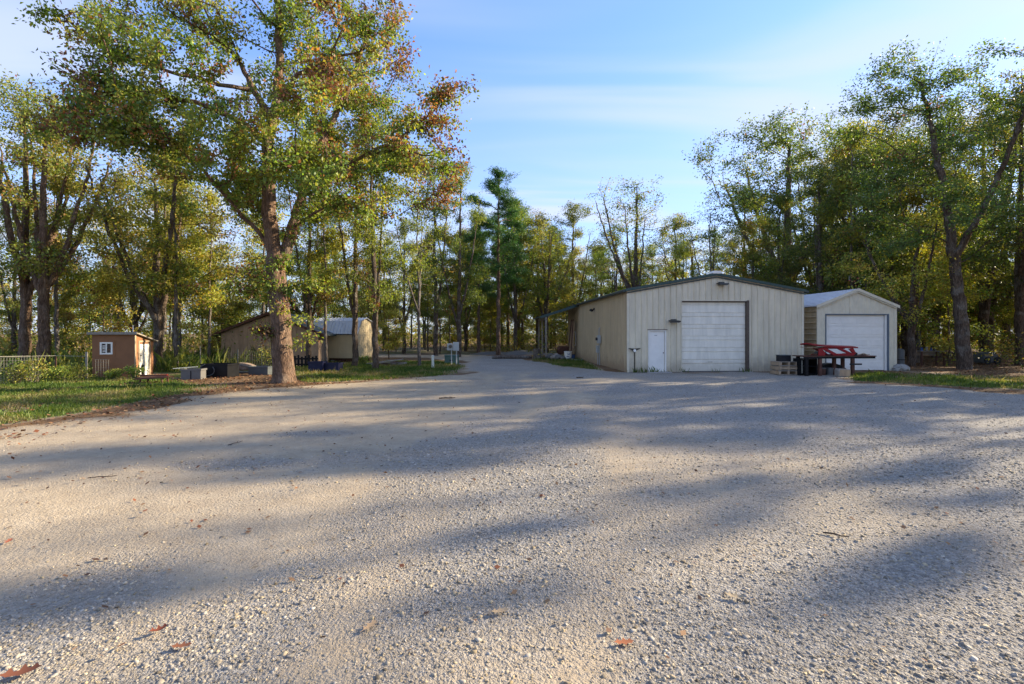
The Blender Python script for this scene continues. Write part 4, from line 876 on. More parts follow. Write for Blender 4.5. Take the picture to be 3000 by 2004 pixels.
# ------------------------------------------------------------------ orange shed
def build_shed():
    a = R(15); w_, d_ = 1.62, 1.9
    fr = Vector((-17.0, 22.3, 0)); loc = fr - Vector((math.cos(a), math.sin(a), 0)) * w_
    t = empty('orange_shed', (loc.x, loc.y, gz(-17.6, 22.4) - .02), a, 'small orange-brown shed with white window and white side door', 'shed')
    H0, H1 = 1.96, 1.62
    c = MB()
    WX0, WX1, WZ0, WZ1 = .32, .76, 1.10, 1.60
    for (x0, x1, z0, z1) in ((0, WX0, 0, H0), (WX1, w_, 0, H0), (WX0, WX1, 0, WZ0), (WX0, WX1, WZ1, H0)): c.box(x0, x1, 0, .04, z0, z1)
    sl = lambda y: H0 + (H1 - H0) * y / d_
    def side(x0, x1, y0, y1, z0): c.prism([(y0, z0), (y1, z0), (y1, sl(y1)), (y0, sl(y0))], 'x', x0, x1)
    side(0, .04, .041, d_, 0); side(w_ - .04, w_, .041, .45, 0); side(w_ - .04, w_, .45, 1.45, 1.52); side(w_ - .04, w_, 1.45, d_, 0); c.box(.041, w_ - .041, d_ - .04, d_ - .001, 0, H1 - .01)
    c.build('wall', M['orange'], t)
    r = MB().prism([(-.14, H0 + .05), (d_ + .2, sl(d_ + .2) + .02), (d_ + .2, sl(d_ + .2) + .07), (-.14, H0 + .10)], 'x', -.12, w_ + .14).build('roof', M['grey_wood'], t)
    MB().box(-.125, w_ + .145, -.16, -.141, H0 + .0, H0 + .115).build('fascia', M['grey_wood'], t)
    MB().tube([(w_ * .72, d_ * .5, H0 - .05), (w_ * .72, d_ * .5, H0 + .42)], .02, 8).build('vent_pipe', M['white'], t)
    f = MB(); e = .045
    f.box(WX0 - .02, WX0 + e, -.03, .05, WZ0 - .02, WZ1 + .02); f.box(WX1 - e, WX1 + .02, -.03, .05, WZ0 - .02, WZ1 + .02); f.box(WX0 + e, WX1 - e, -.03, .05, WZ0 - .02, WZ0 + e); f.box(WX0 + e, WX1 - e, -.03, .05, WZ1 - e, WZ1 + .02); f.box((WX0 + WX1) / 2 - .022, (WX0 + WX1) / 2 + .022, -.028, .05, WZ0 + e, WZ1 - e)
    f = f.build('window_frame', M['white'], t)
    MB().box(WX0 + e, (WX0 + WX1) / 2 - .023, .01, .016, WZ0 + e, WZ1 - e).build('pane', M['glass'], f); MB().box((WX0 + WX1) / 2 + .023, WX1 - e, .01, .016, WZ0 + e, WZ1 - e).build('pane', M['glass'], f)
    for i in range(5): MB().box(WX0 + e + .02, WX0 + .18, -.005, .003, WZ0 + .1 + i * .06, WZ0 + .13 + i * .06).build('blind_slat', M['white'], f)
    tr = MB(); tr.box(WX0 - .1, WX0 - .021, -.018, -.001, WZ0 - .09, WZ1 + .09); tr.box(WX1 + .021, WX1 + .1, -.018, -.001, WZ0 - .09, WZ1 + .09); tr.box(WX0 - .02, WX1 + .02, -.018, -.001, WZ1 + .021, WZ1 + .09); tr.box(WX0 - .02, WX1 + .02, -.018, -.001, WZ0 - .09, WZ0 - .021); tr.build('window_trim', M['orange'], f)
    for z in (.62, 1.28): MB().box(0.005, w_ - .005, -.006, -.0005, z, z + .012).build('panel_seam', M['orange'], t)
    MB().box(w_ - .005, w_ + .02, -.02, .10, 0, sl(.1) - .02).build('corner_post', M['pine'], t); MB().box(w_ + .001, w_ + .022, .32, .449, 0, 1.6).build('door_casing', M['pine'], t); MB().box(w_ + .001, w_ + .022, 1.451, 1.58, 0, 1.6).build('door_casing', M['pine'], t); MB().box(w_ + .001, w_ + .022, .32, 1.58, 1.601, 1.68).build('door_casing', M['pine'], t)
    d = MB(); d.box(w_ - .03, w_ + .006, .46, 1.44, .55, 1.51); d.box(w_ - .03, w_ + .006, .46, .62, .04, .549); d.box(w_ - .03, w_ + .006, 1.0, 1.44, .04, .549)
    d = d.build('door', M['white'], t); MB().box(w_ - .05, w_ - .035, .6, 1.02, .04, .56).build('pet_flap', M['dark'], d); MB().tube([(w_ + .005, .56, 1.0), (w_ + .05, .56, 1.0)], .025, 10).build('door_knob', M['lamp'], d)
    MB().box(-.05, w_ + .05, -.04, d_ + .05, -.12, -.002).build('skid', M['grey_wood'], t)
build_shed()

# ------------------------------------------------------------------ brown barn behind the oak
def build_barn():
    Y = 31.5; x0 = wx(648, Y); W_ = 6.2; EV, RG = 2.05, 3.25
    t = empty('brown_barn', (x0, Y, gz(x0 + 3, Y) - .05), 0, 'brown vertical-boarded barn with low gable partly hidden by the big oak', 'building')
    D = 7.0; ev = EV
    c = MB(); c.prism([(.03, -.1), (W_ - .03, -.1), (W_ - .03, EV), (W_ / 2, RG - .05), (.03, EV)], 'y', .03, D); wall = c.build('wall', M['brown'], t)
    nb = 22; rr = random.Random(4)
    for i in range(nb):
        a, b = i * W_ / nb + .006, (i + 1) * W_ / nb - .006; top = lambda x: EV + (RG - EV) * (1 - abs(x - W_ / 2) / (W_ / 2)) - .06
        y = rr.uniform(-.006, .006); MB().prism([(a, .02), (b, .02), (b, top(b)), (a, top(a))], 'y', y, .028).build('board', M['brown'], wall)
    for s in (-1, 1):
        e = W_ / 2 + .55; dz = (RG - EV) / (W_ / 2); rp = lambda u: W_ / 2 + s * u
        MB().prism([(rp(0), RG + .1), (rp(e), RG - e * dz + .1), (rp(e), RG - e * dz - .0), (rp(0), RG - .0)], 'y', -.3, D + .3).build('roof', M['dgreen'], t)
        MB().prism([(rp(0), RG + .11), (rp(e), RG - e * dz + .11), (rp(e), RG - e * dz - .06), (rp(0), RG - .06)], 'y', -.33, -.301).build('rake_board', M['rust'], t)
build_barn()

# ------------------------------------------------------------------ tan shed with a gambrel metal roof
def build_tan():
    Y = 33.5; xr = wx(1056, Y); W_ = 3.9; D = 2.5
    t = empty('gambrel_shed', (xr - W_, Y, gz(xr - 2, Y)), R(-9), 'tan storage shed with silver gambrel metal roof standing on skids', 'shed')
    z0, EV, Z2, Z3 = .28, 2.0, 2.75, 2.98
    prof = [(0, z0), (D, z0), (D, EV), (D - .42, Z2), (D / 2, Z3), (.42, Z2), (0, EV)]
    w2 = MB().prism(prof, 'x', .02, W_ - .02).build('wall', M['tan'], t)
    for i in range(3):
        a, b = i * W_ / 3 + .003, (i + 1) * W_ / 3 - .003; MB().box(a, b, -.018, -.001, z0 + .01, EV - .02).build('wall_panel', M['tan'], w2)
    for i in range(8):
        y0_ = i * D / 8 + .01; y1_ = (i + 1) * D / 8 - .01; tp = lambda y: float(np.interp(y, [0, .42, D / 2, D - .42, D], [EV, Z2, Z3, Z2, EV])) - .05
        MB().prism([(y0_, z0), (y1_, z0), (y1_, tp(y1_)), (y0_, tp(y0_))], 'x', W_ - .018, W_ + .012).build('end_board', M['tan'], w2)
    MB().box(W_ - .1, W_ + .03, -.035, .05, z0, EV - .02).build('corner_trim', M['trim'], t)
    def slope(y0_, zA, y1_, zB, sgn, nm='roof'):
        v = Vector((0, y1_ - y0_, zB - zA)); nrm = Vector((0, -(zB - zA), (y1_ - y0_))).normalized() * .03 * sgn
        pts = [(y0_, zA), (y1_, zB), (y1_ + nrm.y, zB + nrm.z), (y0_ + nrm.y, zA + nrm.z)]
        r = MB().prism(pts, 'x', -.1, W_ + .12).build(nm, M['zinc'], t)
        for i in range(17):
            x = -.06 + i * (W_ + .14) / 16; q = [(y0_ + nrm.y, zA + nrm.z), (y1_ + nrm.y, zB + nrm.z), (y1_ + nrm.y * 1.9, zB + nrm.z * 1.9), (y0_ + nrm.y * 1.9, zA + nrm.z * 1.9)]
            MB().prism(q, 'x', x - .018, x + .018).build('roof_rib', M['zinc'], r)
    slope(-.1, EV - .13, .42, Z2, 1); slope(.42, Z2, D / 2, Z3 + .0, 1); slope(D + .1, EV - .13, D - .42, Z2, -1); slope(D - .42, Z2, D / 2, Z3, -1)
    MB().box(-.1, W_ + .12, -.135, -.115, EV - .16, EV - .09).build('eave_trim', M['dgreen'], t)
    for y in (.3, D - .4): MB().box(.1, W_ - .1, y, y + .12, -.08, z0 - .001).build('skid', M['rust'], t)
    for x in (.2, W_ / 2, W_ - .4): MB().box(x, x + .2, .12, .28, -.08, z0 - .14).build('block', M['concrete'], t)
build_tan()

# ------------------------------------------------------------------ electric meter stand, transformer, pipe
def E(name, px, py, label, cat, rz=0, group=None, dz=0):
    x, y = gpos(px, py); return empty(name, (x, y, gz(x, y) + dz), rz, label, cat, group)
t = E('meter_stand', 1330, 1071, 'grey electric meter box and panel on two steel posts above the grass', 'meter stand', .12)
MB().tube([(-.15, 0, -.1), (-.15, 0, 1.36)], .035, 8).build('post', M['meter'], t); MB().tube([(.15, 0, -.1), (.15, 0, 1.36)], .035, 8).build('post', M['meter'], t)
MB().box(-.42, -.08, -.16, -.036, .94, 1.36).build('meter_box', M['meter'], t, bevel=.015); MB().tube([(-.22, -.161, 1.18), (-.22, -.27, 1.18)], [.105, .085], 16).build('meter_dial', M['glass'], t); MB().tube([(-.22, -.161, 1.18), (-.22, -.19, 1.18)], [.125, .125], 16).build('meter_ring', M['steel'], t)
MB().box(-.06, .30, -.17, -.036, .92, 1.44).build('panel_box', M['meter'], t, bevel=.015); MB().box(-.5, .32, -.034, .03, 1.0, 1.06).build('crossbar', M['steel'], t)
t = E('transformer_box', 1322, 1067.5, 'low dark green transformer cabinet behind the meter stand', 'transformer', .1)
MB().box(-.42, .48, 0, .65, -.05, .52).build('cabinet', M['tgreen'], t, bevel=.02); MB().box(-.44, .5, -.03, .68, .521, .58).build('lid', M['tgreen'], t, bevel=.015); MB().box(-.55, .6, -.12, .75, -.1, .02).build('pad', M['concrete'], t); MB().box(-.1, .1, -.02, -.001, .2, .3).build('latch', M['dark'], t)
t = E('standpipe', 1268, 1080, 'ivory upright pipe stub in the grass beside the meter stand', 'pipe')
MB().tube([(0, 0, -.1), (0, 0, .66)], .075, 14).build('pipe', M['pvc'], t); MB().tube([(0, 0, .66), (0, 0, .70), (0, 0, .73)], [.09, .09, .05], 14).build('cap', M['pvc'], t)

# ------------------------------------------------------------------ fences of welded wire
def wire_panel(name, P0, P1, h, nx_, nz_, label, group, r=.006, z0=.08, extra=None):
    P0 = Vector((*P0, gz(*P0))); P1 = Vector((*P1, gz(*P1))); t = empty(name, P0, 0, label, 'wire panel', group); d = P1 - P0
    for i in range(nx_ + 1): q = d * (i / nx_); MB().tube([q + Vector((0, 0, z0)), q + Vector((0, 0, h))], r, 4, False).build('upright_wire', M['steel'], t)
    for k in range(nz_ + 1): z = z0 + (h - z0) * (k / nz_) ** 1.15; MB().tube([Vector((0, -.008, z)), d + Vector((0, -.008, z))], r, 4, False).build('level_wire', M['steel'], t)
    return t
g0, g1 = (wx(-60, 18.4), 18.4), (wx(112, 19.6), 19.6)
wire_panel('wire_panel', g0, g1, 1.05, 20, 9, 'pale square-mesh wire panel at the left edge of the picture', 'wire fence panels')
wire_panel('wire_panel', (wx(280, 21.6), 21.6), (wx(318, 21.7), 21.7), .85, 5, 7, 'short rusty wire mesh piece leaning on the orange shed front', 'wire fence panels')
wire_panel('wire_panel', (wx(664, 28.6), 28.6), (wx(730, 28.7), 28.7), .95, 10, 8, 'wire mesh panel in front of the left half of the barn', 'wire fence panels')
wire_panel('wire_panel', (wx(733, 28.7), 28.7), (wx(798, 28.9), 28.9), .95, 10, 8, 'wire mesh panel before the barn just left of the oak trunk', 'wire fence panels')
def fpost(px, Y, h, label, mat='rust', r=.03):
    x = wx(px, Y); t = empty('fence_post', (x, Y, gz(x, Y)), 0, label, 'post', 'fence posts')
    MB().box(-r, r, -.006, .006, -.15, h).build('flange', M[mat], t); MB().box(-.006, .006, .0065, r * 1.5, -.15, h - .02).build('web', M[mat], t)
fpost(163, 20.6, 1.05, 'rusty fence post right of the left wire panel'); fpost(253, 20.9, 1.2, 'pale-topped fence post just left of the orange shed', 'grey_wood', .045)
fpost(587, 25.5, 1.35, 'thin pale post behind the grey box', 'steel', .02); fpost(697, 28.4, 1.1, 'white-topped post among the wire panels before the barn', 'steel', .03); fpost(767, 28.5, 1.55, 'bent tall pale post before the barn beside yellow bush', 'steel', .02)
t = empty('top_rail', (*g0, gz(*g0)), 0, 'straight pale rail along the top of the left wire fence', 'rail')
MB().tube([(0, 0, 1.10), (wx(163, 20.6) - g0[0], 20.6 - g0[1], 1.04), (wx(253, 20.9) - g0[0], 20.9 - g0[1], 1.0)], .010, 6).build('rail', M['steel'], t)

# ------------------------------------------------------------------ things lying beside the fence
def tub(name, px, py, w_, d_, h_, mat, label, cat='tub', rz=0, lip=True, th=.03, group=None):
    t = E(name, px, py, label, cat, rz, group); b = MB()
    b.box(-w_/2, w_/2, 0, th, 0, h_); b.box(-w_/2, w_/2, d_ - th, d_, 0, h_); b.box(-w_/2, -w_/2 + th, th, d_ - th, 0, h_); b.box(w_/2 - th, w_/2, th, d_ - th, 0, h_); b.box(-w_/2 + th, w_/2 - th, th, d_ - th, .02, .05)
    b.build('body', M[mat], t)
    if lip:
        l = MB(); l.box(-w_/2 - .03, w_/2 + .03, -.035, -.001, h_ - .06, h_ + .01); l.box(-w_/2 - .03, w_/2 + .03, d_ + .001, d_ + .035, h_ - .06, h_ + .01); l.box(-w_/2 - .03, -w_/2 - .001, 0, d_, h_ - .06, h_ + .01); l.box(w_/2 + .001, w_/2 + .03, 0, d_, h_ - .06, h_ + .01); l.build('rim', M[mat], t)
    return t
t = tub('storage_box', 559, 1112, .78, .5, .44, 'grey', 'open pale grey box lying left of the black tubs', 'box', .15); MB().box(-.02, .02, -.012, -.001, .02, .42).build('seam', M['dark'], t); MB().cbox((-.30, .2, .5), (.9, .06, .03), (0, -.06, .3)).build('loose_slat', M['pvc'], t)
t = tub('water_tub', 628, 1106, 1.25, .8, .60, 'black', 'large black tub with a looped grey hose beside the fence', 'tub', -.1)
MB().tube([(-.30 + .34 * math.cos(a), -.06 - .02 * math.sin(a * 3), .34 + .26 * math.sin(a)) for a in np.linspace(1.9, 6.9, 18)], .022, 6).build('hose', M['slate'], t); MB().tube([(-.42, -.05, .05), (-.40, -.07, .2), (-.44, -.05, .4)], .03, 6).build('spout', M['grey'], t)
t = E('boat_hull', 705, 1092, 'old upturned tarp-covered boat frame between black tub and slate bin', 'boat', .05)
def hull():
    mb = MB(); n = 9; xs = np.linspace(-.72, .78, n)
    for j in (0, 1):
        y = -.1 + j * .7
        for x in xs: pass
    v = []; f = []
    for i, x in enumerate(xs):
        u = (x + .72) / 1.5; h = .22 + .26 * math.sin(math.pi * min(1, u * .9 + .08)); 
        for y, z in ((-.25, .12), (-.22, h * .8), (-.05, h), (.35, h + .02), (.6, h * .8), (.62, .12)): v.append((x, y + .03 * math.sin(i * 2.1), z + .012 * math.sin(i * 3.7 + y * 9)))
    for i in range(n - 1):
        for k in range(5): f.append((i*6+k, i*6+k+1, (i+1)*6+k+1, (i+1)*6+k))
        f.append((i*6+5, i*6, (i+1)*6, (i+1)*6+5))
    f += [(0,1,2,3,4,5), tuple((n-1)*6 + q for q in (5,4,3,2,1,0))]; mb._add(v, f); return mb
hull().build('hull', M['camo'], t, smooth=True)
MB().tube([(-.78, -.29, .13), (-.5, -.3, .34), (0, -.29, .42), (.5, -.28, .34), (.84, -.27, .16)], .03, 6).build('gunwale', M['grey'], t); MB().tube([(-.78, -.3, .06), (.82, -.3, .06)], .045, 6).build('rail', M['grey'], t)
for x in (-.6, .6): MB().box(x - .08, x + .08, -.2, .5, -.05, .12).build('block', M['rust'], t)
tub('plastic_bin', 756, 1098, .98, .6, .40, 'slate', 'slate grey low bin just left of the oak trunk', 'bin', -.12)
t = E('scrap_grill', 450, 1124, 'dark rusty scrap metal plate on legs in front of the orange shed door', 'scrap metal', .1)
MB().prism([(-.62, .16), (.55, .22), (.62, .27), (-.45, .25)], 'y', -.3, .3).build('plate', M['rust'], t); MB().cbox((.1, -.1, .31), (1.0, .06, .05), (0, .05, .1)).build('bar', M['rust'], t); MB().cbox((-.05, .1, .30), (1.1, .05, .05), (0, -.04, -.12)).build('bar', M['red'], t)
for x, y in ((-.4, -.2), (.45, -.2), (-.35, .2), (.45, .2)): MB().tube([(x, y, -.05), (x * .9, y, .2)], .03, 6).build('leg', M['rust'], t)
tub('navy_tub', 924, 1089, .72, .7, .50, 'navy', 'navy tub with pale jugs behind it right of the oak trunk', 'tub', .05)
tub('navy_trough', 965, 1088, .95, .6, .42, 'navy', 'long navy feed trough in the grass right of the oak', 'trough', -.06)
for i, (px, c) in enumerate(((911, 'white'), (920, 'grey'))):
    t = E('jug', px, 1086.2, ('white' if i == 0 else 'grey') + ' plastic jug standing by the navy tub', 'jug', 0, 'jugs by the tub'); MB().tube([(0, 0, 0), (0, 0, .22), (0, 0, .30), (0, 0, .36)], [.10, .10, .04, .035], 10).build('body', M[c], t, smooth=True); MB().tube([(0, 0, .361), (0, 0, .39)], .04, 8).build('cap', M['blue'], t)
t = E('pallet', 890, 1077, 'black slatted pallet standing on edge behind the navy tub', 'pallet', .05)
for i in range(8): MB().box(-.75 + i * .2, -.65 + i * .2, -.02, .02, .0, .62 + .05 * (i % 3)).build('slat', M['black'], t)
MB().box(-.8, .8, .021, .07, .12, .22).build('rail', M['black'], t); MB().box(-.8, .8, .021, .07, .45, .54).build('rail', M['black'], t)
t = E('lumber_pile', 1138, 1070, 'low pile of weathered boards at the right end of the tan shed', 'lumber', .2); rr = random.Random(9)
for i in range(11): MB().cbox((rr.uniform(-.5, .3), rr.uniform(-.5, .5), .04 + .045 * (i // 2) + .01), (rr.uniform(1.2, 2.3), .14, .04), (rr.uniform(-.1, .1), rr.uniform(-.12, .12), rr.uniform(-.5, .5))).build('board', M['grey_wood' if i % 3 else 'rust'], t)

# ------------------------------------------------------------------ workbench and red car panels
bx, by = gpos(2448, 1099)
t = empty('work_table', (bx, by, 0), R(4), 'long dark steel work table with red car panels on it, before the white garage', 'table')
MB().box(-1.85, 1.75, -.35, .45, .885, .93).build('table_top', M['rust'], t, bevel=.004); MB().box(-1.8, 1.7, -.34, -.30, .80, .884).build('apron', M['black'], t)
for x, y in ((-1.62, -.25), (-1.62, .35), (-.98, -.28), (0, .1), (.62, -.28), (.62, .35)): MB().box(x - .065, x + .065, y - .065, y + .065, -.05, .80 if y < 0 else .884).build('leg', M['black'] if x < -1 else M['rust'], t, bevel=.006)
MB().box(.42, 1.0, -.39, -.351, .50, .57).build('crossbar', M['dark'], t); MB().box(-.91, .55, .16, .22, .24, .28).build('stretcher', M['rust'], t)
def B(name, dx, dy, label, cat, rz=0, z=0, group=None):
    p = Matrix.Rotation(R(4), 4, 'Z') @ Vector((dx, dy, 0)); return empty(name, (bx + p.x, by + p.y, z), R(4) + rz, label, cat, group)
t = B('car_hood', -.25, .05, 'shiny red car hood lying flat on top of the red frame', 'car hood', .03, .93)
def hood():
    v = []; f = []; n = 9
    for i in range(n):
        u = i / (n - 1); x = -1.18 + 2.3 * u
        for k in range(5):
            y = -.45 + .9 * k / 4; z = .50 - .10 * u + .05 * math.sin(math.pi * k / 4) + .05 * math.exp(-((u - .05) / .12) ** 2); v.append((x, y * (1 - .15 * u), z))
    b = len(v); v += [(x, y, z - .05 - .05 * (1 - abs(i % 5 - 2) / 2) * 0) for i, (x, y, z) in enumerate(v)]
    for i in range(n - 1):
        for k in range(4): a = i * 5 + k; f += [(a, a+1, a+6, a+5), (b+a+5, b+a+6, b+a+1, b+a)]
    for i in range(n - 1): a = i * 5; f += [(a, a+5, b+a+5, b+a), (a+9, a+4, b+a+4, b+a+9)]
    f += [tuple(range(5)) [::-1] + tuple(b + q for q in range(5)), tuple((n-1)*5 + q for q in range(5)) + tuple(b + (n-1)*5 + q for q in range(4, -1, -1))]
    mb = MB(); mb._add(v, f); return mb
hood().build('skin', M['red'], t); MB().box(-1.0, 1.0, -.25, -.2, .36, .41).build('inner_rib', M['rust'], t); MB().prism([(-1.45, .38), (-.9, .36), (-.9, .38), (-1.45, .41)], 'y', -.4, .1).build('edge_strip', M['pine'], t)
t = B('car_fender_frame', -.2, .0, 'open red car front frame with triangular openings on the work table', 'car frame', 0, .932)
for (pts) in ([(-.75, .36), (-.55, .40), (.1, .06), (-.12, .02)], [(-.12, .0), (.85, .0), (.95, .06), (.8, .12), (-.05, .09)], [(.02, .34), (.25, .36), (.85, .09), (.62, .07)], [(-.55, .33), (.9, .36), (.95, .40), (-.6, .40)], [(.62, .32), (.85, .36), (1.0, .10), (.86, .07)], [(-.85, .0), (-.55, .0), (-.5, .12), (-.7, .34), (-.85, .34)]):
    MB().prism(pts, 'y', -.30, -.24).build('strut', M['red'], t, bevel=.008)
for (pts) in ([(-.75, .34), (-.55, .34), (.1, .03), (-.12, .0)], [(-.6, .30), (.9, .30), (.9, .34), (-.6, .34)], [(-.8, .0), (.9, .0), (.9, .05), (-.8, .05)]): MB().prism(pts, 'y', .28, .34).build('strut', M['red'], t, bevel=.008)
for x in (-.7, .8): MB().box(x - .05, x + .05, -.239, .279, .01, .09).build('cross_member', M['red'], t)
t = B('engine_part', -.95, -.05, 'grey greasy metal part at the left of the red frame', 'metal part', .3, .93); MB().tube([(-.1, 0, .10), (.12, 0, .11)], [.10, .085], 12).build('drum', M['slate'], t); MB().cbox((0, .02, .05), (.34, .22, .09), (0, 0, .2)).build('base', M['rust'], t); MB().tube([(.1, -.06, .1), (.2, -.1, .2), (.3, -.05, .12)], .025, 6).build('arm', M['grey'], t)
t = B('headlamp', .82, -.15, 'small dark round part at the right of the red frame', 'car part', 0, .93); MB().tube([(0, 0, .0), (0, 0, .12), (0, 0, .16)], [.11, .12, .05], 12).build('bowl', M['dark'], t)
t = B('scrap_strip', 1.2, -.1, 'curled tan scraps on the right end of the work table', 'scrap', .1, .93); MB().tube([(-.45, 0, .03), (-.1, -.03, .05), (.15, .02, .10), (.3, 0, .03), (.5, .05, .04)], .02, 5).build('strip', M['pine'], t); MB().cbox((.2, .12, .03), (.3, .16, .05), (0, 0, .3)).build('scrap', M['rust'], t)
t = B('black_cabinet', -1.35, .2, 'black shelf unit under the left end of the work table', 'cabinet', 0, 0)
MB().box(-.4, .45, .3, .33, -.02, .78).build('back', M['black'], t); MB().box(-.4, -.36, -.2, .299, -.02, .78).build('side_panel', M['black'], t); MB().box(.41, .45, -.2, .299, -.02, .78).build('side_panel', M['black'], t)
for z in (.05, .4, .72): MB().box(-.359, .409, -.2, .299, z, z + .03).build('shelf', M['black'], t)
MB().tube([(-.32, -.22, .1), (-.32, -.22, .7)], .03, 6).build('chain', M['steel'], t)
for i, dx in enumerate((-.62, -.25)):
    t = B('bucket', dx, .05, ('rusty' if i == 0 else 'pale grey') + ' bucket standing under the work table', 'bucket', 0, 0); MB().tube([(0, 0, -.01), (0, 0, .34)], [.12, .15], 14).build('body', M['rust' if i == 0 else 'grey'], t); MB().tube([(0, 0, .30), (0, 0, .345)], [.158, .162], 14).build('rim', M['grey'], t)
t = B('mower_deck', .15, .35, 'dark bulky machine body in the shade under the table', 'machine', .1, 0); MB().prism([(-.75, 0), (.7, 0), (.75, .2), (.45, .42), (.0, .55), (-.5, .5), (-.78, .25)], 'y', -.1, .4).build('body', M['black'], t, bevel=.03)
for x in (-.5, .5): MB().tube([(x, -.2, .13), (x, -.11, .13)], .13, 14).build('wheel', M['tire'], t)
lx, ly = gpos(2464, 1103)
t = empty('wood_block', (lx, ly - .1, 0), .1, 'weathered sawn wood block on the ground before the work table', 'wood block'); MB().prism([(-.29, 0), (.28, 0), (.29, .34), (-.25, .38), (-.29, .3)], 'y', -.14, .14).build('block', M['grey_wood'], t, bevel=.015); MB().prism([(-.27, .05), (.26, .05), (.27, .31), (-.23, .34)], 'y', -.145, -.141).build('sawn_face', M['pine'], t)
# pallets and black box against the shop
px_, py_ = gpos(2299, 1097)
for k, (lab, z) in enumerate((('lower wooden pallet beside the work table', 0), ('middle wooden pallet of the small stack beside the work table', .215), ('top wooden pallet of the stack, under the black box', .43))):
    t = empty('pallet', (px_, py_ + .05, z), R(3 + 2 * k), lab, 'pallet', 'pallets beside the work table')
    for x in (-.42, 0, .42): MB().box(x - .05, x + .05, -.36, .36, .022, .175).build('runner', M['pine'], t)
    for i in range(5): y = -.36 + i * .15; MB().box(-.47, .47, y, y + .11, .176, .196).build('deck_board', M['pine' if (i + k) % 2 else 'grey_wood'], t)
    for i in range(3): y = -.36 + i * .30; MB().box(-.47, .47, y, y + .11, 0, .021).build('deck_board', M['grey_wood'], t)
    if k == 1: MB().box(-.46, .46, -.382, -.361, .06, .15).build('end_board', M['pine'], t)
t = empty('black_box', (px_, py_ + .1, .628), R(4), 'dark grey box standing on top of the pallet stack', 'box'); MB().box(-.26, .26, -.18, .2, 0, .28).build('body', M['dark'], t, bevel=.01); MB().box(-.28, .28, -.2, .22, .281, .31).build('lid', M['slate'], t, bevel=.006)

# ------------------------------------------------------------------ porch side
def S(name, x, y, label, cat, rz=0, z=0, group=None):
    p = SH(x, y, z); return empty(name, p, RZ + rz, label, cat, group)
t = S('leaning_boards', -.25, 12.9, 'dark red-brown boards leaning on the shop wall under the porch', 'boards')
for i in range(4): MB().cbox((-.10 - .05 * i, .12 + i * .25, 1.42 + .1 * (i % 2)), (.05, .2, 2.85 + .2 * (i % 2)), (0, .045 + .02 * i, 0)).build('board', M['rust' if i % 2 else 'brown'], t)
t = S('white_bucket', -1.0, 11.6, 'white bucket with blue lettering at the porch edge', 'bucket'); MB().tube([(0, 0, 0), (0, 0, .62)], [.24, .29], 16).build('body', M['white'], t)
for z0, z1, a0 in ((.38, .5, -1.9), (.2, .32, -2.1), (.1, .15, -1.7)): MB().tube([(.285 * math.cos(a), .285 * math.sin(a), (z0 + z1) / 2 + .02 * math.sin(a * 9)) for a in np.linspace(a0, a0 + .7, 7)], .03, 4).build('blue_print', M['blue'], t)
MB().tube([(0, 0, .58), (0, 0, .63)], [.305, .31], 16).build('rim', M['white'], t)
t = S('blue_bucket', -.62, 11.9, 'blue-grey bucket beside the white bucket', 'bucket'); MB().tube([(0, 0, 0), (0, 0, .4)], [.16, .2], 14).build('body', M['blue'], t); MB().tube([(0, 0, .36), (0, 0, .41)], [.21, .215], 14).build('rim', M['slate'], t)
t = S('wheelbarrow', -1.1, 12.9, 'rusty tipped wheelbarrow behind the white bucket', 'wheelbarrow', .4)
MB().prism([(-.35, .35), (.4, .45), (.5, .95), (-.3, 1.0), (-.5, .7)], 'y', -.05, .35).build('tray', M['rust'], t, bevel=.05); MB().tube([(-.3, .15, .4), (.1, .1, .2), (1.0, .1, .75), (1.25, .1, 1.0)], .03, 6).build('handle', M['pine'], t); MB().tube([(-.5, .02, .2), (-.5, .14, .2)], .2, 14).build('wheel', M['tire'], t); MB().tube([(-.48, .1, .22), (.1, .12, .15), (.15, .12, 0)], .025, 6).build('leg', M['rust'], t)
t = S('garden_tray', -.45, 11.0, 'pale flat tray lying on the grass by the shop wall', 'tray', -.3); MB().prism([(-.4, .03), (.4, .02), (.44, .12), (.38, .12), (.35, .06), (-.35, .07), (-.38, .13), (-.44, .13)], 'y', -.25, .25).build('tray', M['meter'], t)
for i, (x, y, s_) in enumerate(((-1.7, 11.7, .30), (-2.05, 11.9, .24), (-1.4, 11.4, .22), (-1.75, 12.2, .34), (-2.3, 12.3, .26))):
    t = S('rock', x, y, ['large grey rock nearest the white bucket', 'small brown rock beside the porch post', 'small pale rock before the white bucket', 'tall grey rock behind the others at the porch', 'dark rock at the foot of the porch post'][i], 'rock', i, 0, 'rocks under the porch')
    bm = bmesh.new(); bmesh.ops.create_icosphere(bm, subdivisions=2, radius=s_); rr = random.Random(i + 50)
    for v in bm.verts: v.co *= rr.uniform(.8, 1.12); v.co.z = v.co.z * .75 + s_ * .6
    me = bpy.data.meshes.new('rock'); bm.to_mesh(me); bm.free(); me.materials.append(M['grey' if i % 2 == 0 else 'grey_wood']); o = bpy.data.objects.new('stone', me); COL.objects.link(o); o.parent = t
t = S('stump', -3.2, 12.6, 'pale grey sawn stump left of the porch post', 'stump'); MB().tube([(0, 0, -.05), (.02, 0, .3), (0, .03, .78)], [.36, .30, .29], 12).build('bole', M['bark2'], t); MB().tube([(0, .03, .781), (0, .03, .79)], .27, 12).build('cut_face', M['pine'], t)
t = S('log', -5.0, 13.5, 'long grey log lying left of the porch', 'log', .05); MB().tube([(-1.6, 0, .12), (0, .05, .13), (1.5, 0, .12)], [.12, .13, .11], 10).build('bole', M['bark2'], t)

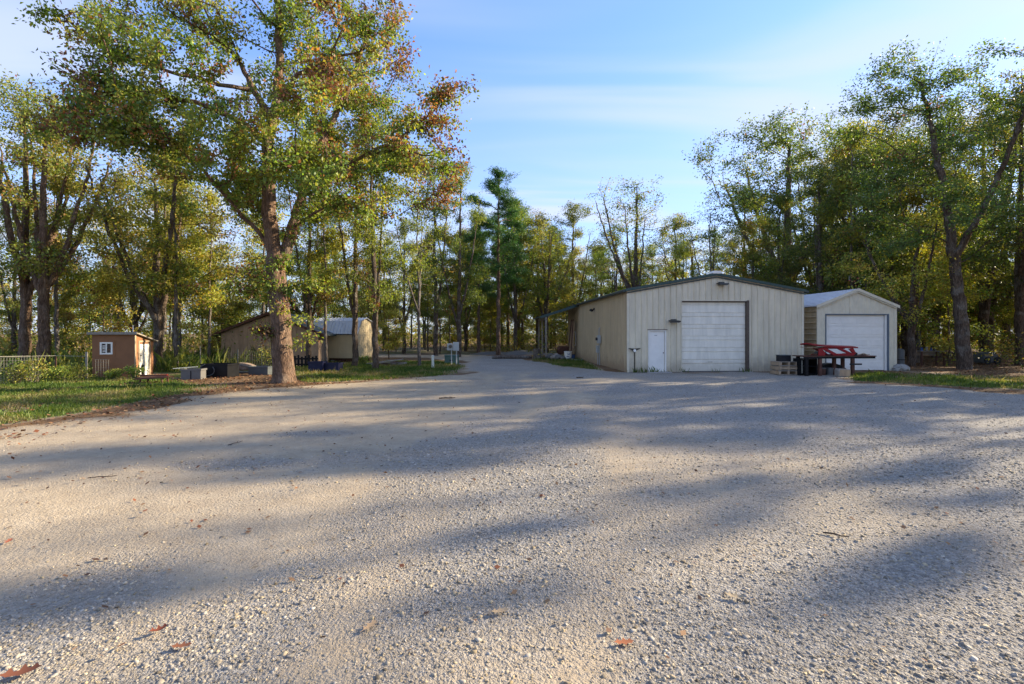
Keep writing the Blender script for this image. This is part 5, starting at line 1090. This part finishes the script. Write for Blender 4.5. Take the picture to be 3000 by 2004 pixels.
# ------------------------------------------------------------------ right-hand background pieces
x, y = wx(2637, 27.4), 27.4
t = empty('water_heater', (x, y, 0), 0, 'grey upright tank behind the right corner of the garage', 'tank'); MB().tube([(0, 0, 0), (0, 0, 1.05), (0, 0, 1.12)], [.2, .2, .1], 16).build('tank', M['slate'], t); MB().tube([(0, 0, .5), (0, 0, .54)], .25, 16).build('band', M['dark'], t)
t = E('tarp_bundle', 2640, 1086, 'crumpled pale tarp bundle at the right corner of the garage', 'tarp', .2)
bm = bmesh.new(); bmesh.ops.create_icosphere(bm, subdivisions=3, radius=1); rr = random.Random(77)
for v in bm.verts: k = rr.uniform(.85, 1.1); v.co = Vector((v.co.x * .42 * k, v.co.y * .3 * k, max(-.05, v.co.z * .22 * k + .12 + .05 * math.sin(v.co.x * 9))))
me = bpy.data.meshes.new('tarp'); bm.to_mesh(me); bm.free(); me.materials.append(M['stonewhite']); o = bpy.data.objects.new('sheet', me); COL.objects.link(o); o.parent = t
xx, yy = wx(2722, 30.5), 30.5
t = empty('plank_table', (xx, yy, gz(xx, yy)), .1, 'dark plank table with pale jars in the shade of the trees', 'table'); MB().box(-.85, .85, -.3, .3, .86, .9).build('table_top', M['grey_wood'], t); MB().box(-.8, .8, .25, .28, .6, .85).build('back_panel', M['grey_wood'], t)
for sx in (-.75, .75):
    for sy in (-.24, .24): MB().box(sx - .04, sx + .04, sy - .04, sy + .04, -.1, .859).build('leg', M['rust'], t)
for i in range(4):
    t = empty('jar', (xx - .5 + i * .3, yy - .05, gz(xx, yy) + .9), 0, ['leftmost pale jar on the plank table', 'second jar from the left on the plank table', 'third jar from the left on the plank table', 'rightmost pale jar on the plank table'][i], 'jar', 'jars on the plank table'); h_ = .2 + .08 * (i % 2); MB().tube([(0, 0, .002), (0, 0, h_ * .75), (0, 0, h_ * .85), (0, 0, h_)], [.07, .07, .045, .045], 10).build('body', M['stonewhite' if i % 2 else 'blue'], t)
xx, yy = wx(2885, 31), 31
t = empty('covered_machine', (xx, yy, gz(xx, yy)), .2, 'dark blue covered machine among the trees at the right', 'machine'); MB().prism([(-.6, .1), (.6, .1), (.64, .4), (.4, .7), (-.15, .78), (-.55, .5)], 'y', -.4, .4).build('cover', M['slate'], t, bevel=.06)
for sx in (-.38, .38): MB().tube([(sx, -.46, .24), (sx, -.41, .24)], .24, 14).build('wheel', M['tire'], t)

# ------------------------------------------------------------------ grass, weeds, litter
def blades(name, n, xr, yr, hgt, seed, label, maskf, wid=.008, pal=((.07, .12, .02), (.10, .15, .025), (.15, .18, .04), (.22, .20, .08), (.30, .23, .12))):
    rs = np.random.RandomState(seed); x = rs.uniform(*xr, n); y = rs.uniform(*yr, n); keep = rs.rand(n) < maskf(x, y); x, y = x[keep], y[keep]; k = len(x)
    cl = vnoise(x, y, .35, seed + 1); h = hgt * np.exp(rs.randn(k) * .35) * (.45 + cl); a = rs.rand(k) * 6.283; ln = rs.uniform(.1, .7, k) * h
    z = gh(x, y); wd = wid * rs.uniform(.7, 1.5, k); sx, sy = -np.sin(a) * wd, np.cos(a) * wd
    b0 = np.stack([x + sx, y + sy, z - .01], 1); b1 = np.stack([x - sx, y - sy, z - .01], 1); m1 = np.stack([x + sx * .7 + np.cos(a) * ln * .35, y + sy * .7 + np.sin(a) * ln * .35, z + h * .6], 1); tp = np.stack([x + np.cos(a) * ln, y + np.sin(a) * ln, z + h], 1)
    V = np.stack([b0, b1, tp, m1], 1).reshape(-1, 3); P = np.array(pal); ci = np.clip(vnoise(x, y, 1.1, seed + 2) * len(P) * .9 + rs.randn(k) * .6, 0, len(P) - 1).astype(int); C = np.repeat(P[ci] * np.exp(rs.randn(k, 1) * .2), 4, 0)
    o = bpy.data.objects.new(name, np_mesh(name, V, np.arange(k * 4).reshape(-1, 4), M['grass'], C)); COL.objects.link(o); tag(o, label, 'grass', kind='stuff')
gm = lambda x, y: np.clip(masks(x, y)[3] * 1.6 - .25, 0, 1)
blades('lawn_grass', 115000, (-24, -9), (8, 22), .06, 301, 'short green lawn grass on the left of the drive', gm, .009)
blades('verge_grass', 60000, (-13, -2.5), (19.5, 34), .08, 302, 'green grass round the meter stand and oak', gm, .012)
blades('side_grass', 40000, (13.5, 30), (13.5, 25), .08, 303, 'green grass strip before the trees at the right', gm, .012)
blades('porch_grass', 14000, (1.2, 6), (24, 38), .11, 304, 'thin grass along the left wall of the shop', gm, .012)
blades('tall_grass', 26000, (-36, -13), (19.5, 36), .55, 305, 'tall uncut grass along and behind the wire fence', lambda x, y: np.clip((vnoise(x, y, 1.3, 71) - .3) * 2.2, 0, 1) * (sdist(x, y, [(-36, 19.6), (-18.8, 20.9), (-18.6, 24.5), (-16, 26.5), (-14, 36), (-36, 36)]) > 0), .016, ((.09, .14, .02), (.14, .18, .03), (.22, .22, .05), (.06, .10, .02)))
blades('wall_weeds', 2600, (5.4, 15.6), (24.2, 25.6), .16, 306, 'small weeds along the foot of the shop front', lambda x, y: np.clip((vnoise(x, y, .8, 72) - .52) * 3, 0, 1) * (np.abs((y - 25.1) - (x - 5.85) * .0612 + .22) < .14), .012)
# weed bushes along the fence
WB = [(40, 19.0, .75, 'leafy green weed bush at the foot of the left wire panel'), (95, 19.4, .85, 'pale-leafed weed bush right of the left wire panel'), (175, 20.2, .6, 'green weed clump between the wire panel and the post'), (232, 20.8, .65, 'weed clump at the post left of the orange shed'), (330, 21.2, .4, 'low weeds at the front of the orange shed'), (395, 21.6, .5, 'arching weeds at the corner of the orange shed'), (775, 28.2, 1.35, 'yellow-leafed bush before the barn left of the oak'), (560, 25.2, .8, 'weedy bush behind the grey box'), (1065, 31.5, .5, 'weeds under the tan shed')]
def bush(px, Y, h, label, seed):
    rs = np.random.RandomState(seed); x = wx(px, Y); t = empty('weed_bush', (x, Y, gz(x, Y)), 0, label, 'bush'); n = 26
    P = np.stack([rs.randn(n) * h * .38, rs.randn(n) * h * .3, h * (.15 + .85 * rs.rand(n) ** .8)], 1); mb = MB()
    for p in P: mb.tube([(p[0] * .2, p[1] * .2, -.03), (p[0] * .6, p[1] * .6, p[2] * .6), tuple(p)], [.01, .007, .004], 3, False)
    mb.build('stem', M['bark2'], t)
    V, Fq, C = leaves(P, 26, h * .14, .075, rs, pal_fn('yellow' if 'yellow' in label or 'pale' in label else 'green', rs), .1)
    C = C * 1.25; o = bpy.data.objects.new('foliage', np_mesh('bush', V, Fq, M['leaf'], C)); COL.objects.link(o); o.parent = t
for i, (px, Y, h, lab) in enumerate(WB): bush(px, Y, h, lab, 400 + i)
# leaf litter: too many to count
def litter(name, n, fx_, label, seed, size=.10):
    rs = np.random.RandomState(seed); x, y = fx_(rs, n); k = len(x); a = rs.rand(k) * 6.283; L = size * rs.uniform(.5, 1.2, k); z = gh(x, y) + .012
    d = np.stack([np.cos(a), np.sin(a), rs.randn(k) * .25], 1) * L[:, None]; s = np.stack([-np.sin(a), np.cos(a), rs.randn(k) * .35], 1) * L[:, None] * .33; p = np.stack([x, y, z + np.abs(d[:, 2]) * .5 + np.abs(s[:, 2])], 1)
    V = np.stack([p - d * .5, p + s, p + d * .5, p - s], 1).reshape(-1, 3); P = np.array([(.14, .065, .03), (.22, .11, .05), (.09, .05, .03), (.30, .17, .08), (.20, .07, .03)]); C = np.repeat(P[rs.randint(0, 5, k)] * np.exp(rs.randn(k, 1) * .25), 4, 0)
    o = bpy.data.objects.new(name, np_mesh(name, V, np.arange(k * 4).reshape(-1, 4), M['litter'], C)); COL.objects.link(o); tag(o, label, 'leaf litter', kind='stuff')
def f1(rs, n):
    x = rs.uniform(-24, -3, n); y = rs.uniform(6, 24, n); m = masks(x, y); k = rs.rand(n) < m[4] * .9; return x[k], y[k]
def f2(rs, n):
    y = rs.uniform(3, 24, n) ; x = rs.uniform(-1.1, 1.1, n) * y; m = masks(x, y); k = (m[1] > .4) & (rs.rand(n) < .2 + .6 * np.clip(-x / 8, 0, 1)); return x[k], y[k]
def f3(rs, n):
    x = rs.uniform(13, 34, n); y = rs.uniform(13, 36, n); m = masks(x, y); k = (rs.rand(n) < m[4]) & (sdist(x, y, BLD) < -.3); return x[k], y[k]
litter('leaf_litter', 34000, f1, 'brown fallen leaves along the left edge of the drive', 501); litter('yard_litter', 3600, f2, 'scattered small dead leaves and bits on the yard', 502, .06); litter('woods_litter', 16000, f3, 'brown fallen leaves under the trees at the right', 503)
# the leaves one can pick out in the foreground
def oak_leaf(px, py, L, rz, colr, label, curl=.3):
    x, y = gpos(px, py); t = empty('fallen_leaf', (x, y, gz(x, y) + .022), rz, label, 'leaf', 'fallen oak leaves on the gravel')
    ol = [(0, .03), (.12, .10), (.2, .26), (.3, .12), (.42, .14), (.52, .33), (.62, .15), (.72, .14), (.82, .22), (.9, .08), (1, 0)]
    top = ol; V = []; Fq = []
    for i, (u, v) in enumerate(top): z = L * curl * ((u - .5) ** 2 * .9); V += [(u * L - L / 2, v * L * .9, z + v * L * curl * .9), (u * L - L / 2, 0, z), (u * L - L / 2, -v * L * .9, z + v * L * curl * .7)]
    for i in range(len(top) - 1): a = i * 3; Fq += [(a, a+1, a+4, a+3), (a+1, a+2, a+5, a+4)]
    C = np.tile(np.array(colr), (len(V), 1)); o = bpy.data.objects.new('blade', np_mesh('leaf', np.array(V), np.array(Fq), M['litter'], C)); COL.objects.link(o); o.parent = t
    MB().tube([(-L * .5, 0, L * curl * .22), (-L * .72, L * .04, .004)], [.003, .002], 4).build('stalk', M['pine'], t)
oak_leaf(466, 1850, .11, .8, (.15, .04, .02), 'curled red-brown leaf near the left foreground', .8); oak_leaf(533, 1895, .12, .2, (.2, .075, .035), 'flat rust leaf below the curled red-brown one'); oak_leaf(62, 1978, .19, .5, (.16, .055, .028), 'large red-brown leaf in the lower left corner', .5)
oak_leaf(1085, 1836, .13, 1.1, (.42, .28, .15), 'tan leaf in the middle foreground', .25); oak_leaf(1466, 1798, .13, .3, (.42, .30, .17), 'pale tan leaf on grey gravel near the middle', .35); oak_leaf(1829, 1887, .13, .1, (.34, .12, .05), 'orange leaf in the right middle foreground', .2); oak_leaf(2155, 1746, .14, -.4, (.42, .32, .19), 'pale curled leaf on grey stones at the right', .5); oak_leaf(25, 1587, .12, 2, (.32, .10, .05), 'rust leaf at the left edge of the yard', .4)
def twig(px, py, L, rz, label, th=.007, fork=True):
    x, y = gpos(px, py); t = empty('twig', (x, y, gz(x, y) + .015), rz, label, 'twig', 'twigs on the yard'); MB().tube([(-L/2, 0, .004), (-L*.1, L*.04, .012), (L*.2, -L*.02, .01), (L/2, L*.03, .016)], [th, th*.9, th*.8, th*.5], 5).build('stem', M['bark'], t)
    if fork: MB().tube([(L*.1, 0, .01), (L*.3, L*.14, .03)], [th*.6, th*.4], 4).build('side_shoot', M['bark'], t)
twig(2449, 1571, .22, -.7, 'short dark stick on the sunny gravel at the right', .009, False); twig(300, 1400, .35, .2, 'thin forked twig on the dirt at the left'); twig(1310, 1168, .5, .1, 'dark twig bits at the far edge of the dirt', .02); twig(1700, 1108, .35, .4, 'dark scrap on the gravel before the shop', .03, False); twig(690, 1300, .3, 1.2, 'small twig in the middle of the dirt')
# grey gravel heap at the end of the lane
hx, hy = wx(1505, 46), 46
bm = bmesh.new(); bmesh.ops.create_grid(bm, x_segments=40, y_segments=16, size=1)
for v in bm.verts: r2 = v.co.x ** 2 + v.co.y ** 2; v.co = Vector((v.co.x * 4.2, v.co.y * 1.6, .32 * max(0, 1 - r2) ** .8 * (1 + .25 * math.sin(v.co.x * 7)) - .04 + .05 * random.random()))
me = bpy.data.meshes.new('heap'); bm.to_mesh(me); bm.free(); me.materials.append(M['grey']); o = bpy.data.objects.new('gravel_heap', me); COL.objects.link(o); o.location = (hx, hy, gz(hx, hy)); tag(o, 'low grey heap of gravel at the end of the lane', 'gravel heap')
